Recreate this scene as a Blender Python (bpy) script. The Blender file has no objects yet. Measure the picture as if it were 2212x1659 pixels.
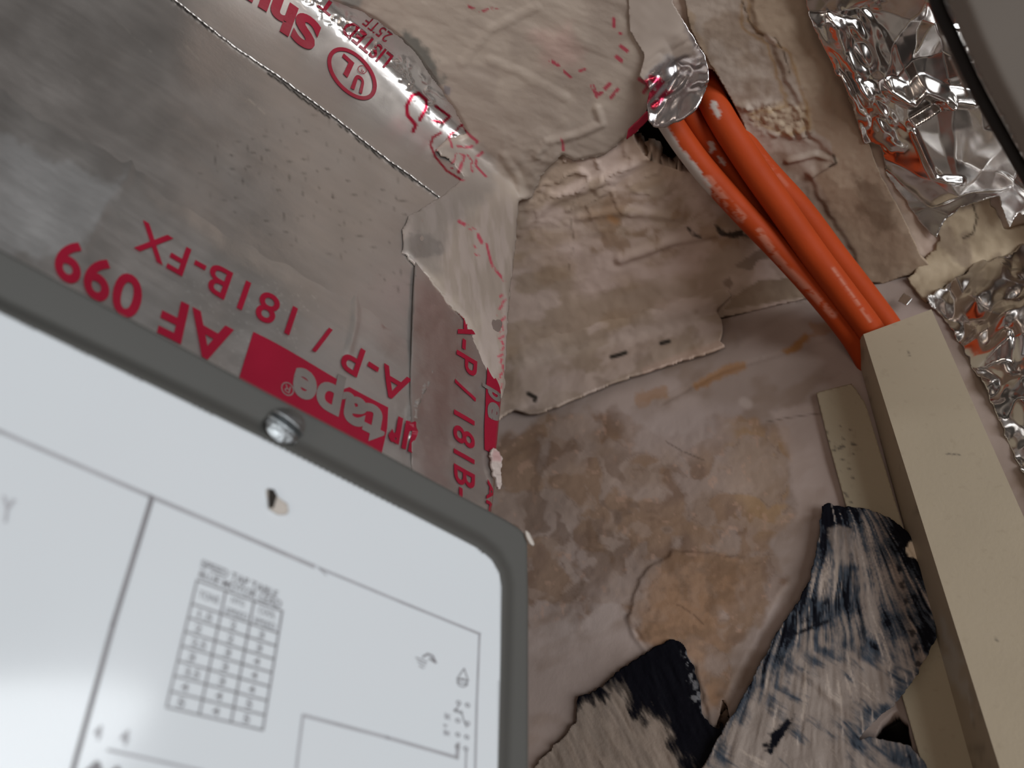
import bpy, math, random
import numpy as np
from mathutils import Vector, Matrix, geometry

# ------------------------------------------------------------------ camera
FPX = 1450.0
CX, CY = 1106.0, 829.5
HC = 0.26                                   # ceiling height above the lens
CAMZ = 1.90


def nrm(v):
    v = np.asarray(v, float)
    return v / np.linalg.norm(v)


_Z = nrm([(1310 - CX) / FPX, (-800 - CY) / FPX, 1])
_X = np.array([(3016 - CX) / FPX, (2180 - CY) / FPX, 1.0])
_X = nrm(_X - _X @ _Z * _Z)
_Y = np.cross(_Z, _X)
M = np.array([_X, _Y, _Z])                   # lens axes (right, down, forward) -> world axes
ORG = np.array([0, 0, CAMZ])
right, down, fwd = M[:, 0], M[:, 1], M[:, 2]

scene = bpy.context.scene
cam_d = bpy.data.cameras.new('camera')
cam = bpy.data.objects.new('camera', cam_d)
scene.collection.objects.link(cam)
cam.matrix_world = Matrix([[right[0], -down[0], -fwd[0], ORG[0]],
                           [right[1], -down[1], -fwd[1], ORG[1]],
                           [right[2], -down[2], -fwd[2], ORG[2]],
                           [0, 0, 0, 1]])
cam_d.sensor_width = 36
cam_d.lens = 36 * FPX / 2212
cam_d.clip_start = 0.005
cam_d.clip_end = 50
cam_d.dof.use_dof = True
cam_d.dof.focus_distance = 0.235
cam_d.dof.aperture_fstop = 12.5
scene.camera = cam

# ------------------------------------------------------------------ view + light
vs = scene.view_settings
vs.view_transform = 'Standard'
vs.look = 'None'
vs.gamma = 1
vs.use_curve_mapping = False
vs.exposure = 0.0

world = bpy.data.worlds.new('world')
scene.world = world
world.use_nodes = True
wn = world.node_tree
wn.nodes.clear()
wo = wn.nodes.new('ShaderNodeOutputWorld')
wb = wn.nodes.new('ShaderNodeBackground')
wt = wn.nodes.new('ShaderNodeTexCoord')
wz = wn.nodes.new('ShaderNodeTexNoise')
wz.inputs['Scale'].default_value = 2.2
wz.inputs['Detail'].default_value = 3
wr = wn.nodes.new('ShaderNodeValToRGB')
wr.color_ramp.elements[0].position = 0.44
wr.color_ramp.elements[0].color = (0.035, 0.031, 0.028, 1)
wr.color_ramp.elements[1].position = 0.66
wr.color_ramp.elements[1].color = (0.40, 0.348, 0.305, 1)
wn.links.new(wt.outputs['Generated'], wz.inputs['Vector'])
wn.links.new(wz.outputs['Fac'], wr.inputs['Fac'])
wz2 = wn.nodes.new('ShaderNodeTexNoise')
wz2.inputs['Scale'].default_value = 3.1
wz2.inputs['Detail'].default_value = 1
wr2 = wn.nodes.new('ShaderNodeValToRGB')
wr2.color_ramp.elements[0].position = 0.56
wr2.color_ramp.elements[1].position = 0.60
wm = wn.nodes.new('ShaderNodeMix')
wm.data_type = 'RGBA'
wm.inputs[7].default_value = (0.17, 0.058, 0.038, 1)      # orange spots added to the background for the foil to reflect
wn.links.new(wt.outputs['Generated'], wz2.inputs['Vector'])
wn.links.new(wz2.outputs['Fac'], wr2.inputs['Fac'])
wn.links.new(wr2.outputs['Color'], wm.inputs[0])
wn.links.new(wr.outputs['Color'], wm.inputs[6])
wn.links.new(wm.outputs[2], wb.inputs['Color'])
wb.inputs['Strength'].default_value = 0.78
wn.links.new(wb.outputs['Background'], wo.inputs['Surface'])


def area(name, loc, target, sx, sy, power, col):
    d = bpy.data.lights.new(name, 'AREA')
    d.shape = 'RECTANGLE'
    d.size, d.size_y = sx, sy
    d.energy = power
    d.color = col
    o = bpy.data.objects.new(name, d)
    scene.collection.objects.link(o)
    o.location = Vector(loc) + Vector(ORG)
    dr = Vector(target) - Vector(loc)
    o.rotation_euler = dr.to_track_quat('-Z', 'Y').to_euler()
    return o


# daylight from the room behind the photographer
area('room_window', (-0.28, -1.7, -0.60), (0.05, 0.1, 0.05), 1.40, 0.9, 32, (0.93, 0.97, 1.0))
area('warm_fill', (-1.3, -0.55, -0.9), (0.2, 0.1, 0.2), 0.5, 0.5, 3.5, (1.0, 0.86, 0.74))  # warm fill added from the left; no lamp is seen there


# ------------------------------------------------------------------ noise
def _h(ix, iy, s):
    n = (ix.astype(np.int64) * 374761393 + iy.astype(np.int64) * 668265263 + s * 974634777) & 0xffffffff
    n = ((n ^ (n >> 13)) * 1274126177) & 0xffffffff
    n = (n ^ (n >> 16)) & 0xffffffff
    return n / 4294967295.0


def vn(x, y, s=0):
    ix, iy = np.floor(x), np.floor(y)
    fx, fy = x - ix, y - iy
    fx, fy = fx * fx * (3 - 2 * fx), fy * fy * (3 - 2 * fy)
    a, b = _h(ix, iy, s), _h(ix + 1, iy, s)
    c, d = _h(ix, iy + 1, s), _h(ix + 1, iy + 1, s)
    return (a + (b - a) * fx) * (1 - fy) + (c + (d - c) * fx) * fy


def fbm(x, y, sc, o=4, s=0, g=0.5):
    """0..1, feature size sc in pixels of the plan"""
    r, a, t = 0, 1.0, 0
    x, y = x / sc, y / sc
    for i in range(o):
        r = r + a * vn(x * 2 ** i + 13.7 * i, y * 2 ** i - 7.1 * i, s + i * 17)
        t += a
        a *= g
    return r / t


def rot(x, y, deg):
    a = math.radians(deg)
    return x * math.cos(a) + y * math.sin(a), -x * math.sin(a) + y * math.cos(a)


def sst(v, a, b):
    t = np.clip((v - a) / (b - a), 0, 1)
    return t * t * (3 - 2 * t)


def seg_dist(x, y, ax, ay, bx, by):
    dx, dy = bx - ax, by - ay
    L = dx * dx + dy * dy + 1e-9
    t = np.clip(((x - ax) * dx + (y - ay) * dy) / L, 0, 1)
    qx, qy = ax + t * dx, ay + t * dy
    return np.hypot(x - qx, y - qy), qx, qy


def poly_sd(x, y, P):
    """signed distance (inside < 0) and the nearest boundary point"""
    best = np.full(x.shape, 1e9)
    bx, by = x.copy(), y.copy()
    ins = np.zeros(x.shape, bool)
    n = len(P)
    for i in range(n):
        ax, ay = P[i]
        cx, cy = P[(i + 1) % n]
        d, qx, qy = seg_dist(x, y, ax, ay, cx, cy)
        m = d < best
        best = np.where(m, d, best)
        bx = np.where(m, qx, bx)
        by = np.where(m, qy, by)
        if ay != cy:
            c = ((ay > y) != (cy > y)) & (x < (cx - ax) * (y - ay) / (cy - ay) + ax)
            ins ^= c
    return np.where(ins, -best, best), bx, by


def pmask(x, y, P, soft=6, warp=0, wsc=25, s=3):
    sd = poly_sd(x, y, P)[0]
    if warp:
        sd = sd + (fbm(x, y, wsc, 4, s) - .5) * 2 * warp
    return 1 - sst(sd, -soft, soft)


def stroke(x, y, pts, w, soft=1.6, brk=0.0, s=5):
    d = np.full(x.shape, 1e9)
    for a, b in zip(pts[:-1], pts[1:]):
        d = np.minimum(d, seg_dist(x, y, a[0], a[1], b[0], b[1])[0])
    m = 1 - sst(d, w - soft, w + soft)
    if brk:
        m = m * sst(fbm(x, y, 9, 3, s), brk - .08, brk + .08)
    return m


def rag(P, amp=4, seg=9, s=1, closed=True):
    """a torn outline: edges split and jittered"""
    rnd = random.Random(s)
    out = []
    n = len(P)
    for i in range(n if closed else n - 1):
        a, b = P[i], P[(i + 1) % n]
        L = math.hypot(b[0] - a[0], b[1] - a[1])
        k = max(1, int(L / seg))
        nx, ny = (-(b[1] - a[1]) / (L + 1e-6), (b[0] - a[0]) / (L + 1e-6))
        for j in range(k):
            t = j / k
            q = (rnd.random() - .5) * 2 * amp if j else (rnd.random() - .5) * amp
            out.append((a[0] + (b[0] - a[0]) * t + nx * q, a[1] + (b[1] - a[1]) * t + ny * q))
    return out


def smooth(P, it=2):
    for _ in range(it):
        Q = []
        n = len(P)
        for i in range(n):
            a, b = P[i], P[(i + 1) % n]
            Q.append((a[0] * .75 + b[0] * .25, a[1] * .75 + b[1] * .25))
            Q.append((a[0] * .25 + b[0] * .75, a[1] * .25 + b[1] * .75))
        P = Q
    return P


# ------------------------------------------------------------------ the planes of the place
def rays(x, y):
    x, y = np.asarray(x, float), np.asarray(y, float)
    v = np.stack([(x - CX) / FPX, (y - CY) / FPX, np.ones_like(x)], -1)
    return v @ M.T


class Plane:
    def __init__(s, p, n):
        s.p, s.n = np.asarray(p, float), nrm(n)
        if s.n @ s.p > 0:
            s.n = -s.n

    def t(s, x, y):
        return (s.p @ s.n) / (rays(x, y) @ s.n)

    def at(s, x, y, off=0.0):
        return rays(x, y) * np.expand_dims(s.t(x, y), -1) + s.n * np.expand_dims(np.asarray(off), -1)

    def shifted(s, d):
        return Plane(s.p + s.n * d, s.n)


CEIL = Plane((0, 0, HC), (0, 0, 1))


def vplane(a, b):
    A, B = CEIL.at(*a), CEIL.at(*b)
    return Plane(A, np.cross(B - A, (0, 0, 1)))


WALL = vplane((1080, 800), (2010, 580))
DUCT = vplane((1115, 430), (640, 0))
_d1 = rays(1259, -2000)
_d2 = rays(3400, 2320)
PANEL = Plane(rays(570, 840) * 0.128, np.cross(_d1, _d2))


def smin(a, b, k):
    h = np.clip(.5 + .5 * (b - a) / k, 0, 1)
    return b + (a - b) * h - k * h * (1 - h)


def t_room(k=0.012):
    return lambda x, y: smin(CEIL.t(x, y), WALL.t(x, y), k)


def t_fold(k=0.008):
    """ceiling running into the duct face through a filled corner"""
    def f(x, y):
        tc = CEIL.t(x, y)
        td = DUCT.t(x, y)
        return smin(tc, td, k)
    return f


# ------------------------------------------------------------------ materials
def lin(c):
    c = np.asarray(c, float) / 255
    return np.where(c <= .04045, c / 12.92, ((c + .055) / 1.055) ** 2.4)


def mat(name, col=None, rough=.6, metal=0., attr=False, bump=0., bscale=600, spec=.5, ior=None, coat=0., vary=0.):
    m = bpy.data.materials.new(name)
    m.use_nodes = True
    nt = m.node_tree
    b = nt.nodes['Principled BSDF']
    b.inputs['Specular IOR Level'].default_value = spec
    b.inputs['Roughness'].default_value = rough
    b.inputs['Metallic'].default_value = metal
    b.inputs['Coat Weight'].default_value = coat
    b.inputs['Coat Roughness'].default_value = .06
    tc = nt.nodes.new('ShaderNodeTexCoord')
    if attr:
        a = nt.nodes.new('ShaderNodeAttribute')
        a.attribute_name = 'Col'
        nt.links.new(a.outputs['Color'], b.inputs['Base Color'])
        for nm, sock in (('Rough', 'Roughness'), ('Metal', 'Metallic')):
            q = nt.nodes.new('ShaderNodeAttribute')
            q.attribute_name = nm
            nt.links.new(q.outputs['Fac'], b.inputs[sock])
    else:
        if vary:
            nz = nt.nodes.new('ShaderNodeTexNoise')
            nz.inputs['Scale'].default_value = bscale * .25
            nz.inputs['Detail'].default_value = 5
            rp = nt.nodes.new('ShaderNodeValToRGB')
            rp.color_ramp.elements[0].position = .3
            rp.color_ramp.elements[1].position = .7
            rp.color_ramp.elements[0].color = tuple(v * (1 - vary) for v in col) + (1,)
            rp.color_ramp.elements[1].color = tuple(min(1, v * (1 + vary)) for v in col) + (1,)
            nt.links.new(tc.outputs['Object'], nz.inputs['Vector'])
            nt.links.new(nz.outputs['Fac'], rp.inputs['Fac'])
            nt.links.new(rp.outputs['Color'], b.inputs['Base Color'])
        else:
            b.inputs['Base Color'].default_value = tuple(col) + (1,)
    if bump:
        nz = nt.nodes.new('ShaderNodeTexNoise')
        nz.inputs['Scale'].default_value = bscale
        nz.inputs['Detail'].default_value = 6
        nz.inputs['Roughness'].default_value = .6
        bp = nt.nodes.new('ShaderNodeBump')
        bp.inputs['Strength'].default_value = bump
        bp.inputs['Distance'].default_value = .0006
        nt.links.new(tc.outputs['Object'], nz.inputs['Vector'])
        nt.links.new(nz.outputs['Fac'], bp.inputs['Height'])
        nt.links.new(bp.outputs['Normal'], b.inputs['Normal'])
    return m


K = 1.75                                     # paint value = colour under this room's dim light * K


def A(r, g, b, k=None):
    return np.clip(lin((r, g, b)) * (K if k is None else k), 0, .9)


M_PLASTER = mat('plaster', attr=True, bump=.18, bscale=500, spec=.25)
M_SEAL = mat('sealant', attr=True, bump=.15, bscale=700, spec=.4)
M_FOIL = mat('foil', attr=True, bump=.12, bscale=420)
M_CRUMPLE = mat('crumpled_foil', attr=True, bump=.02, bscale=300)
M_BTAPE = mat('black_tape', attr=True, bump=.25, bscale=800, spec=.10)
M_BEIGE = mat('beige_plastic', attr=True, bump=.12, bscale=700, spec=.3)
M_INK = mat('red_ink', (0.27, 0.007, 0.026), rough=.35, spec=.4, vary=.10, bscale=300)
M_REVERSE = mat('foil_letter', (.46, .43, .41), rough=.42, metal=.85, vary=.12, bscale=300)
M_CABLE = mat('orange_jacket', attr=True, bump=.12, bscale=500, spec=.14)
M_DARK = mat('dark_cavity', (.02, .016, .013), rough=.9, vary=.3)
M_FRAME = mat('grey_enamel', (.088, .088, .082), rough=.45, vary=.05, bscale=60, bump=.05)
M_LABEL = mat('white_label', (.68, .72, .75), rough=.13, coat=.0, spec=.5, vary=.015, bscale=40)
M_PRINT = mat('grey_print', (.20, .19, .20), rough=.5, vary=.1)
M_PRINTL = mat('light_print', (.38, .38, .40), rough=.5, vary=.1)
M_ZINC = mat('zinc', (.36, .38, .39), rough=.42, metal=1, bump=.4, bscale=500, vary=.3)
M_SHEETM = mat('galvanised', (.30, .27, .25), rough=.5, metal=.7, vary=.1)
M_GREY = mat('grey_metal', (.23, .205, .18), rough=.5, vary=.10, bscale=60)
M_RUBBER = mat('black_rubber', (.008, .007, .007), rough=.6, vary=.2)
M_SHINY = mat('bright_edge', (.6, .58, .56), rough=.25, metal=1, vary=.1)
M_CHIP = mat('pale_chip', (.52, .47, .42), rough=.6, bump=.4, vary=.1)


# ------------------------------------------------------------------ objects
def link(name, me, m=None, parent=None):
    o = bpy.data.objects.new(name, me)
    scene.collection.objects.link(o)
    if m is not None:
        me.materials.append(m)
    if parent is not None:
        o.parent = parent
        o.matrix_parent_inverse = parent.matrix_world.inverted()
    return o


def empty(name, loc):
    o = bpy.data.objects.new(name, None)
    scene.collection.objects.link(o)
    o.location = Vector(np.asarray(loc, float) + ORG)
    o.empty_display_size = .02
    o.matrix_world = Matrix.Translation(o.location)
    return o


def tag(o, label, cat, group=None):
    o['label'] = label
    o['category'] = cat
    if group:
        o['group'] = group
    return o


def rawmesh(name, V, F, m, parent=None, sm=True, attrs=None):
    me = bpy.data.meshes.new(name)
    me.from_pydata([tuple(v) for v in (np.asarray(V) + ORG)], [], [tuple(int(i) for i in f) for f in F])
    if sm:
        me.polygons.foreach_set('use_smooth', [True] * len(me.polygons))
    if attrs is not None:
        col, ro, mt = attrs
        n = len(me.vertices)
        ca = me.color_attributes.new('Col', 'FLOAT_COLOR', 'POINT')
        buf = np.ones((n, 4), np.float32)
        buf[:, :3] = col
        ca.data.foreach_set('color', buf.ravel())
        for nm, v in (('Rough', ro), ('Metal', mt)):
            at = me.attributes.new(nm, 'FLOAT', 'POINT')
            b = np.empty(n, np.float32)
            b[:] = v
            at.data.foreach_set('value', b)
    me.update()
    return link(name, me, m, parent)


def sheet(name, poly, tfn, m, nvec, off=.0, step=4, h=None, col=None, parent=None, thick=.0004, holes=(), back=None):
    """a real sheet lying on a surface of the place: fine grid clipped to an outline, relief h(x,y) in metres"""
    P = np.array(poly)
    x0, y0 = P.min(0) - 2 * step
    x1, y1 = P.max(0) + 2 * step
    nx, ny = int((x1 - x0) / step) + 1, int((y1 - y0) / step) + 1
    gx, gy = np.meshgrid(x0 + np.arange(nx) * step, y0 + np.arange(ny) * step)
    gx, gy = gx.ravel(), gy.ravel()
    sd, bx, by = poly_sd(gx, gy, poly)
    for H in holes:
        s2, cx, cy = poly_sd(gx, gy, H)
        mm = -s2 > sd
        bx = np.where(mm, cx, bx)
        by = np.where(mm, cy, by)
        sd = np.maximum(sd, -s2)
    keep = sd < 0
    sd = np.where(sd > -.3 * step, np.maximum(sd, 1e-6), sd)
    sx = np.where(sd > 0, bx, gx)
    sy = np.where(sd > 0, by, gy)
    I = np.arange(nx * ny).reshape(ny, nx)
    a, b, c, d = I[:-1, :-1].ravel(), I[:-1, 1:].ravel(), I[1:, 1:].ravel(), I[1:, :-1].ravel()
    ok = (keep[a].astype(int) + keep[b] + keep[c] + keep[d]) >= 2
    ar = np.abs((sx[c] - sx[a]) * (sy[d] - sy[b]) - (sx[d] - sx[b]) * (sy[c] - sy[a])) / 2
    ok &= ar > .03 * step * step
    F = np.stack([a, d, c, b], 1)[ok]
    used = np.unique(F)
    rm = np.full(nx * ny, -1)
    rm[used] = np.arange(len(used))
    F = rm[F]
    X, Y = sx[used], sy[used]
    t = tfn(X, Y)
    V = rays(X, Y) * t[:, None]
    hh = np.zeros(len(X)) + off
    if h is not None:
        hh = hh + h(X, Y)
    if callable(nvec):
        N = nvec(X, Y)
    else:
        N = np.asarray(nvec)[None, :]
    V = V + N * hh[:, None]
    fn = np.cross(V[F[:, 1]] - V[F[:, 0]], V[F[:, 2]] - V[F[:, 0]])
    if (fn * V[F[:, 0]]).sum() > 0:
        F = F[:, ::-1]
    if col is None:
        C = (np.tile(A(120, 110, 100), (len(X), 1)), .6, 0.)
    else:
        C = col(X, Y)
    F = [tuple(f) for f in F]
    if back is not None:
        bv, bf = back
        n0 = len(V)
        V = np.concatenate([V, bv])
        F += [tuple(i + n0 for i in f) for f in bf]
        cc, ro, mt = C
        ro = np.concatenate([np.zeros(len(X)) + ro, np.full(len(bv), .9)])
        mt = np.concatenate([np.zeros(len(X)) + mt, np.zeros(len(bv))])
        C = (np.concatenate([cc, np.tile([.03, .025, .02], (len(bv), 1))]), ro, mt)
    o = rawmesh(name, V, F, m, parent, True, C)
    if thick:
        md = o.modifiers.new('thickness', 'SOLIDIFY')
        md.thickness = thick
        md.offset = -1
        md.use_rim = True
    return o


def boxgeo(lo, hi):
    (a, b, c), (d, e, f) = lo, hi
    V = np.array([(a, b, c), (d, b, c), (d, e, c), (a, e, c), (a, b, f), (d, b, f), (d, e, f), (a, e, f)], float)
    F = [(0, 3, 2, 1), (4, 5, 6, 7), (0, 1, 5, 4), (1, 2, 6, 5), (2, 3, 7, 6), (3, 0, 4, 7)]
    return V, F


def mixc(a, b, m):
    m = np.asarray(m)[:, None]
    return a * (1 - m) + b * m


def full(c, X):
    return np.tile(np.asarray(c, float), (len(X), 1))


def homog(src, dst):
    Amat = []
    for (x, y), (u, v) in zip(src, dst):
        Amat.append([x, y, 1, 0, 0, 0, -u * x, -u * y, -u])
        Amat.append([0, 0, 0, x, y, 1, -v * x, -v * y, -v])
    h = np.linalg.svd(np.array(Amat))[2][-1].reshape(3, 3)
    return lambda p: (lambda q: q[:, :2] / q[:, 2:3])(np.c_[p, np.ones(len(p))] @ h.T)


def text_geo(s, bold=.012, spacing=1.0):
    cu = bpy.data.curves.new('txt', 'FONT')
    cu.body = s
    cu.size = 1
    cu.offset = bold
    cu.space_character = spacing
    cu.resolution_u = 5
    o = bpy.data.objects.new('txt', cu)
    scene.collection.objects.link(o)
    dg = bpy.context.evaluated_depsgraph_get()
    me = bpy.data.meshes.new_from_object(o.evaluated_get(dg))
    V = np.array([v.co[:2] for v in me.vertices])
    F = [tuple(p.vertices) for p in me.polygons]
    bpy.data.objects.remove(o)
    bpy.data.curves.remove(cu)
    bpy.data.meshes.remove(me)
    return V, F


def clip_tris(V, F):
    return V, F


def ink(name, items, tfn, nvec, off, m, parent, sink=None):
    """print on a surface: list of (verts in plan, faces) laid on the surface as one skin"""
    VV, FF, n = [], [], 0
    for V, F in items:
        VV.append(V)
        FF += [tuple(i + n for i in f) for f in F]
        n += len(V)
    P = np.concatenate(VV)
    t = tfn(P[:, 0], P[:, 1])
    W = rays(P[:, 0], P[:, 1]) * t[:, None] + np.asarray(nvec)[None] * off
    F2 = []
    for f in FF:
        fnn = np.cross(W[f[1]] - W[f[0]], W[f[2]] - W[f[0]])
        F2.append(f if fnn @ W[f[0]] < 0 else f[::-1])
    return rawmesh(name, W, F2, m, parent, False)


def txt(s, BL, BR, TR, TL, bold=.012, cap=.70, spacing=1.0, italic=0):
    V, F = text_geo(s, bold, spacing)
    x0, x1 = V[:, 0].min(), V[:, 0].max()
    if italic:
        V = V + np.stack([V[:, 1] * italic, V[:, 1] * 0], 1)
    f = homog([(x0, 0), (x1, 0), (x1, cap), (x0, cap)], [BL, BR, TR, TL])
    return f(V), F


def quad(a, b, c, d, k=8):
    V, F = [], []
    for i in range(k + 1):
        for j in range(k + 1):
            u, v = i / k, j / k
            V.append(((a[0] * (1 - u) + b[0] * u) * (1 - v) + (d[0] * (1 - u) + c[0] * u) * v,
                      (a[1] * (1 - u) + b[1] * u) * (1 - v) + (d[1] * (1 - u) + c[1] * u) * v))
    for i in range(k):
        for j in range(k):
            q = i * (k + 1) + j
            F.append((q, q + 1, q + k + 2, q + k + 1))
    return np.array(V), F


def line(pts, w, closed=False):
    """a printed line of width w as quads"""
    V, F = [], []
    pts = list(pts) + ([pts[0]] if closed else [])
    for a, b in zip(pts[:-1], pts[1:]):
        L = math.hypot(b[0] - a[0], b[1] - a[1])
        tx, ty = (b[0] - a[0]) / L, (b[1] - a[1]) / L
        n = len(V)
        e = w * .45
        V += [(a[0] - ty * w / 2 - tx * e, a[1] + tx * w / 2 - ty * e), (b[0] - ty * w / 2 + tx * e, b[1] + tx * w / 2 + ty * e),
              (b[0] + ty * w / 2 + tx * e, b[1] - tx * w / 2 + ty * e), (a[0] + ty * w / 2 - tx * e, a[1] - tx * w / 2 - ty * e)]
        F.append((n, n + 1, n + 2, n + 3))
    return np.array(V), F


def band(outer, inner):
    n = len(outer)
    V = np.array(list(outer) + list(inner))
    F = [(i, (i + 1) % n, n + (i + 1) % n, n + i) for i in range(n)]
    return V, F


def ell(c, e1, e2, k=48):
    return [(c[0] + e1[0] * math.cos(a) + e2[0] * math.sin(a), c[1] + e1[1] * math.cos(a) + e2[1] * math.sin(a))
            for a in [2 * math.pi * i / k for i in range(k)]]


def facets(pts_seed, x0, y0, x1, y1, n, amp):
    """crumple: random points joined by flat facets -> height function"""
    rnd = np.random.RandomState(pts_seed)
    p = np.c_[rnd.uniform(x0 - 40, x1 + 40, n), rnd.uniform(y0 - 40, y1 + 40, n)]
    p = np.r_[p, [(x0 - 300, y0 - 300), (x1 + 300, y0 - 300), (x1 + 300, y1 + 300), (x0 - 300, y1 + 300)]]
    z = rnd.uniform(-1, 1, len(p)) * amp
    r = geometry.delaunay_2d_cdt([Vector(q) for q in p], [], [], 0, 1e-6)
    tv, tri, orig = r[0], r[2], r[3]
    tp = np.array([(v.x, v.y) for v in tv])
    tz = np.array([z[o[0]] if o else 0 for o in orig])

    def f(X, Y):
        out = np.zeros(len(X))
        for t in tri:
            A_, B_, C_ = tp[t[0]], tp[t[1]], tp[t[2]]
            m = (X >= min(A_[0], B_[0], C_[0])) & (X <= max(A_[0], B_[0], C_[0])) & (Y >= min(A_[1], B_[1], C_[1])) & (Y <= max(A_[1], B_[1], C_[1]))
            if not m.any():
                continue
            x, y = X[m], Y[m]
            d = (B_[0] - A_[0]) * (C_[1] - A_[1]) - (C_[0] - A_[0]) * (B_[1] - A_[1])
            if abs(d) < 1e-6:
                continue
            u = ((x - A_[0]) * (C_[1] - A_[1]) - (C_[0] - A_[0]) * (y - A_[1])) / d
            v = ((B_[0] - A_[0]) * (y - A_[1]) - (x - A_[0]) * (B_[1] - A_[1])) / d
            ins = (u >= -1e-9) & (v >= -1e-9) & (u + v <= 1 + 1e-9)
            idx = np.where(m)[0][ins]
            out[idx] = (tz[t[0]] * (1 - u - v) + tz[t[1]] * u + tz[t[2]] * v)[ins]
        return out
    return f


NC, NW, ND = CEIL.n, WALL.n, DUCT.n
NR = nrm(NC + NW)
NF = nrm(NC + ND)

# ================================================================== THE SETTING
HOLE = [(1362, 288), (1390, 235), (1440, 190), (1500, 140), (1545, 150), (1585, 215), (1612, 290), (1560, 330), (1500, 372), (1462, 366), (1395, 340)]
HOLE = smooth(HOLE, 1)


def ceil_h(x, y):
    u, v = rot(x, y, -22)
    h = (fbm(u * .5, v, 60, 4, 11) - .5) * .0016
    h += (fbm(x, y, 16, 3, 12) - .5) * .0005
    us, vs_ = rot(x, y, -16)
    h += (fbm(us * .5, vs_, 34, 4, 24) - .5) * .0009
    # trowelled folds of compound near the duct corner
    near = np.exp(-((x - 1250) ** 2 / 200 ** 2 + (y - 360) ** 2 / 110 ** 2))
    r = np.abs(fbm(u, v * 1.6, 55, 3, 14) - .5)
    h += near * (np.maximum(0, .06 - r) * .022)
    for pts, w, a in (([(1120, 500), (1190, 430), (1300, 390), (1400, 340)], 10, .0012), ([(1340, 560), (1450, 520), (1560, 500), (1600, 485)], 9, .0018),
                      ([(1250, 470), (1350, 455), (1470, 470)], 7, .0009), ([(1690, 0), (1720, 90), (1790, 170), (1830, 280)], 6, .001)):
        h += stroke(x, y, pts, w, 8) * a
    return h


def ceil_c(x, y):
    KC = K * 1.75
    u, v = rot(x, y, -25)
    c = full(A(110, 97, 86, KC), x)
    n = fbm(x, y, 120, 4, 20)
    c = mixc(c, A(124, 111, 102, KC), sst(n, .42, .62))
    # thin lavender-white skims dragged by the trowel
    us, vs_ = rot(x + 30 * fbm(x, y, 90, 2, 21), y + 30 * fbm(x, y, 90, 2, 22), -16)
    sk = sst(fbm(us * .55, vs_, 44, 4, 24), .48, .62)
    c = mixc(c, A(134, 121, 115, KC), sk * .55)
    c = mixc(c, A(136, 122, 116, KC), pmask(x, y, [(1230, 500), (1320, 520), (1440, 530), (1560, 530), (1500, 590), (1380, 610), (1240, 640), (1220, 580)], 20, 25, 40, 6) * .5)
    # damp brown stains
    wn_ = sst(fbm(x + 40 * fbm(x, y, 50, 2, 25), y, 42, 4, 26), .46, .6)
    c = mixc(c, A(92, 74, 58, KC), pmask(x, y, [(1250, 440), (1400, 420), (1500, 450), (1620, 470), (1610, 520), (1500, 530), (1380, 560), (1280, 540)], 20, 30, 30, 4) * (.15 + .6 * wn_))
    c = mixc(c, A(100, 82, 62, KC), sst(fbm(us * .5, vs_, 70, 3, 23), .56, .72) * .35)
    c = mixc(c, A(88, 76, 66, KC), pmask(x, y, [(1585, 575), (1640, 540), (1740, 500), (1720, 560), (1640, 560), (1620, 585)], 2, 4, 14, 9) * .9)
    c = mixc(c, A(88, 76, 66, KC), pmask(x, y, [(1562, 606), (1576, 600), (1586, 612), (1576, 622), (1564, 618)], 2, 3, 8, 9) * .9)
    c = mixc(c, A(92, 79, 66, KC), pmask(x, y, [(1585, 640), (1640, 606), (1760, 600), (1900, 590), (1900, 625), (1740, 640), (1560, 672)], 2, 4, 20, 7) * .9)
    c = mixc(c, A(118, 84, 50, KC), stroke(x, y, [(1318, 470), (1330, 478)], 7, 6) * .5)
    c = mixc(c, A(30, 24, 20, 1.2), stroke(x, y, [(1486, 492), (1496, 502), (1512, 508)], 3, 3, .3) * .9)
    c = mixc(c, A(30, 24, 20, 1.2), pmask(x, y, [(1545, 488), (1560, 490), (1572, 500), (1600, 496), (1620, 515), (1580, 515), (1552, 506)], 3, 6, 8, 27) * .9)
    c = mixc(c, A(70, 58, 48, KC), stroke(x, y, [(1250, 415), (1230, 460), (1240, 520), (1225, 600)], 2, 3, .45) * .6)
    rr = 0.55 + .25 * fbm(x, y, 40, 3, 33)
    return c, rr, 0.


slab = boxgeo((-.45, -.25, HC + .03), (1.4, 1.2, HC + .05))
# ceiling board: reaches from the near edge to the wall joint
CP = [(-260, -260), (2500, -260), (2500, 470), (2010, 580), (1560, 688), (720, 888), (720, 380), (560, -60), (-260, -60)]
o = sheet('ceiling', CP, CEIL.t, M_PLASTER, NC, 0, 4.5, ceil_h, ceil_c, None, .010, [HOLE], slab)
o['kind'] = 'structure'


STAIN = [(1060, 960), (1190, 910), (1330, 880), (1450, 930), (1540, 900), (1610, 920), (1700, 930), (1706, 1040), (1722, 1110), (1665, 1180), (1700, 1260),
         (1650, 1360), (1570, 1420), (1590, 1500), (1560, 1540), (1535, 1500), (1500, 1420), (1440, 1400), (1380, 1380), (1360, 1320), (1290, 1310), (1250, 1370), (1235, 1330), (1140, 1360), (1050, 1340)]


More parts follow.
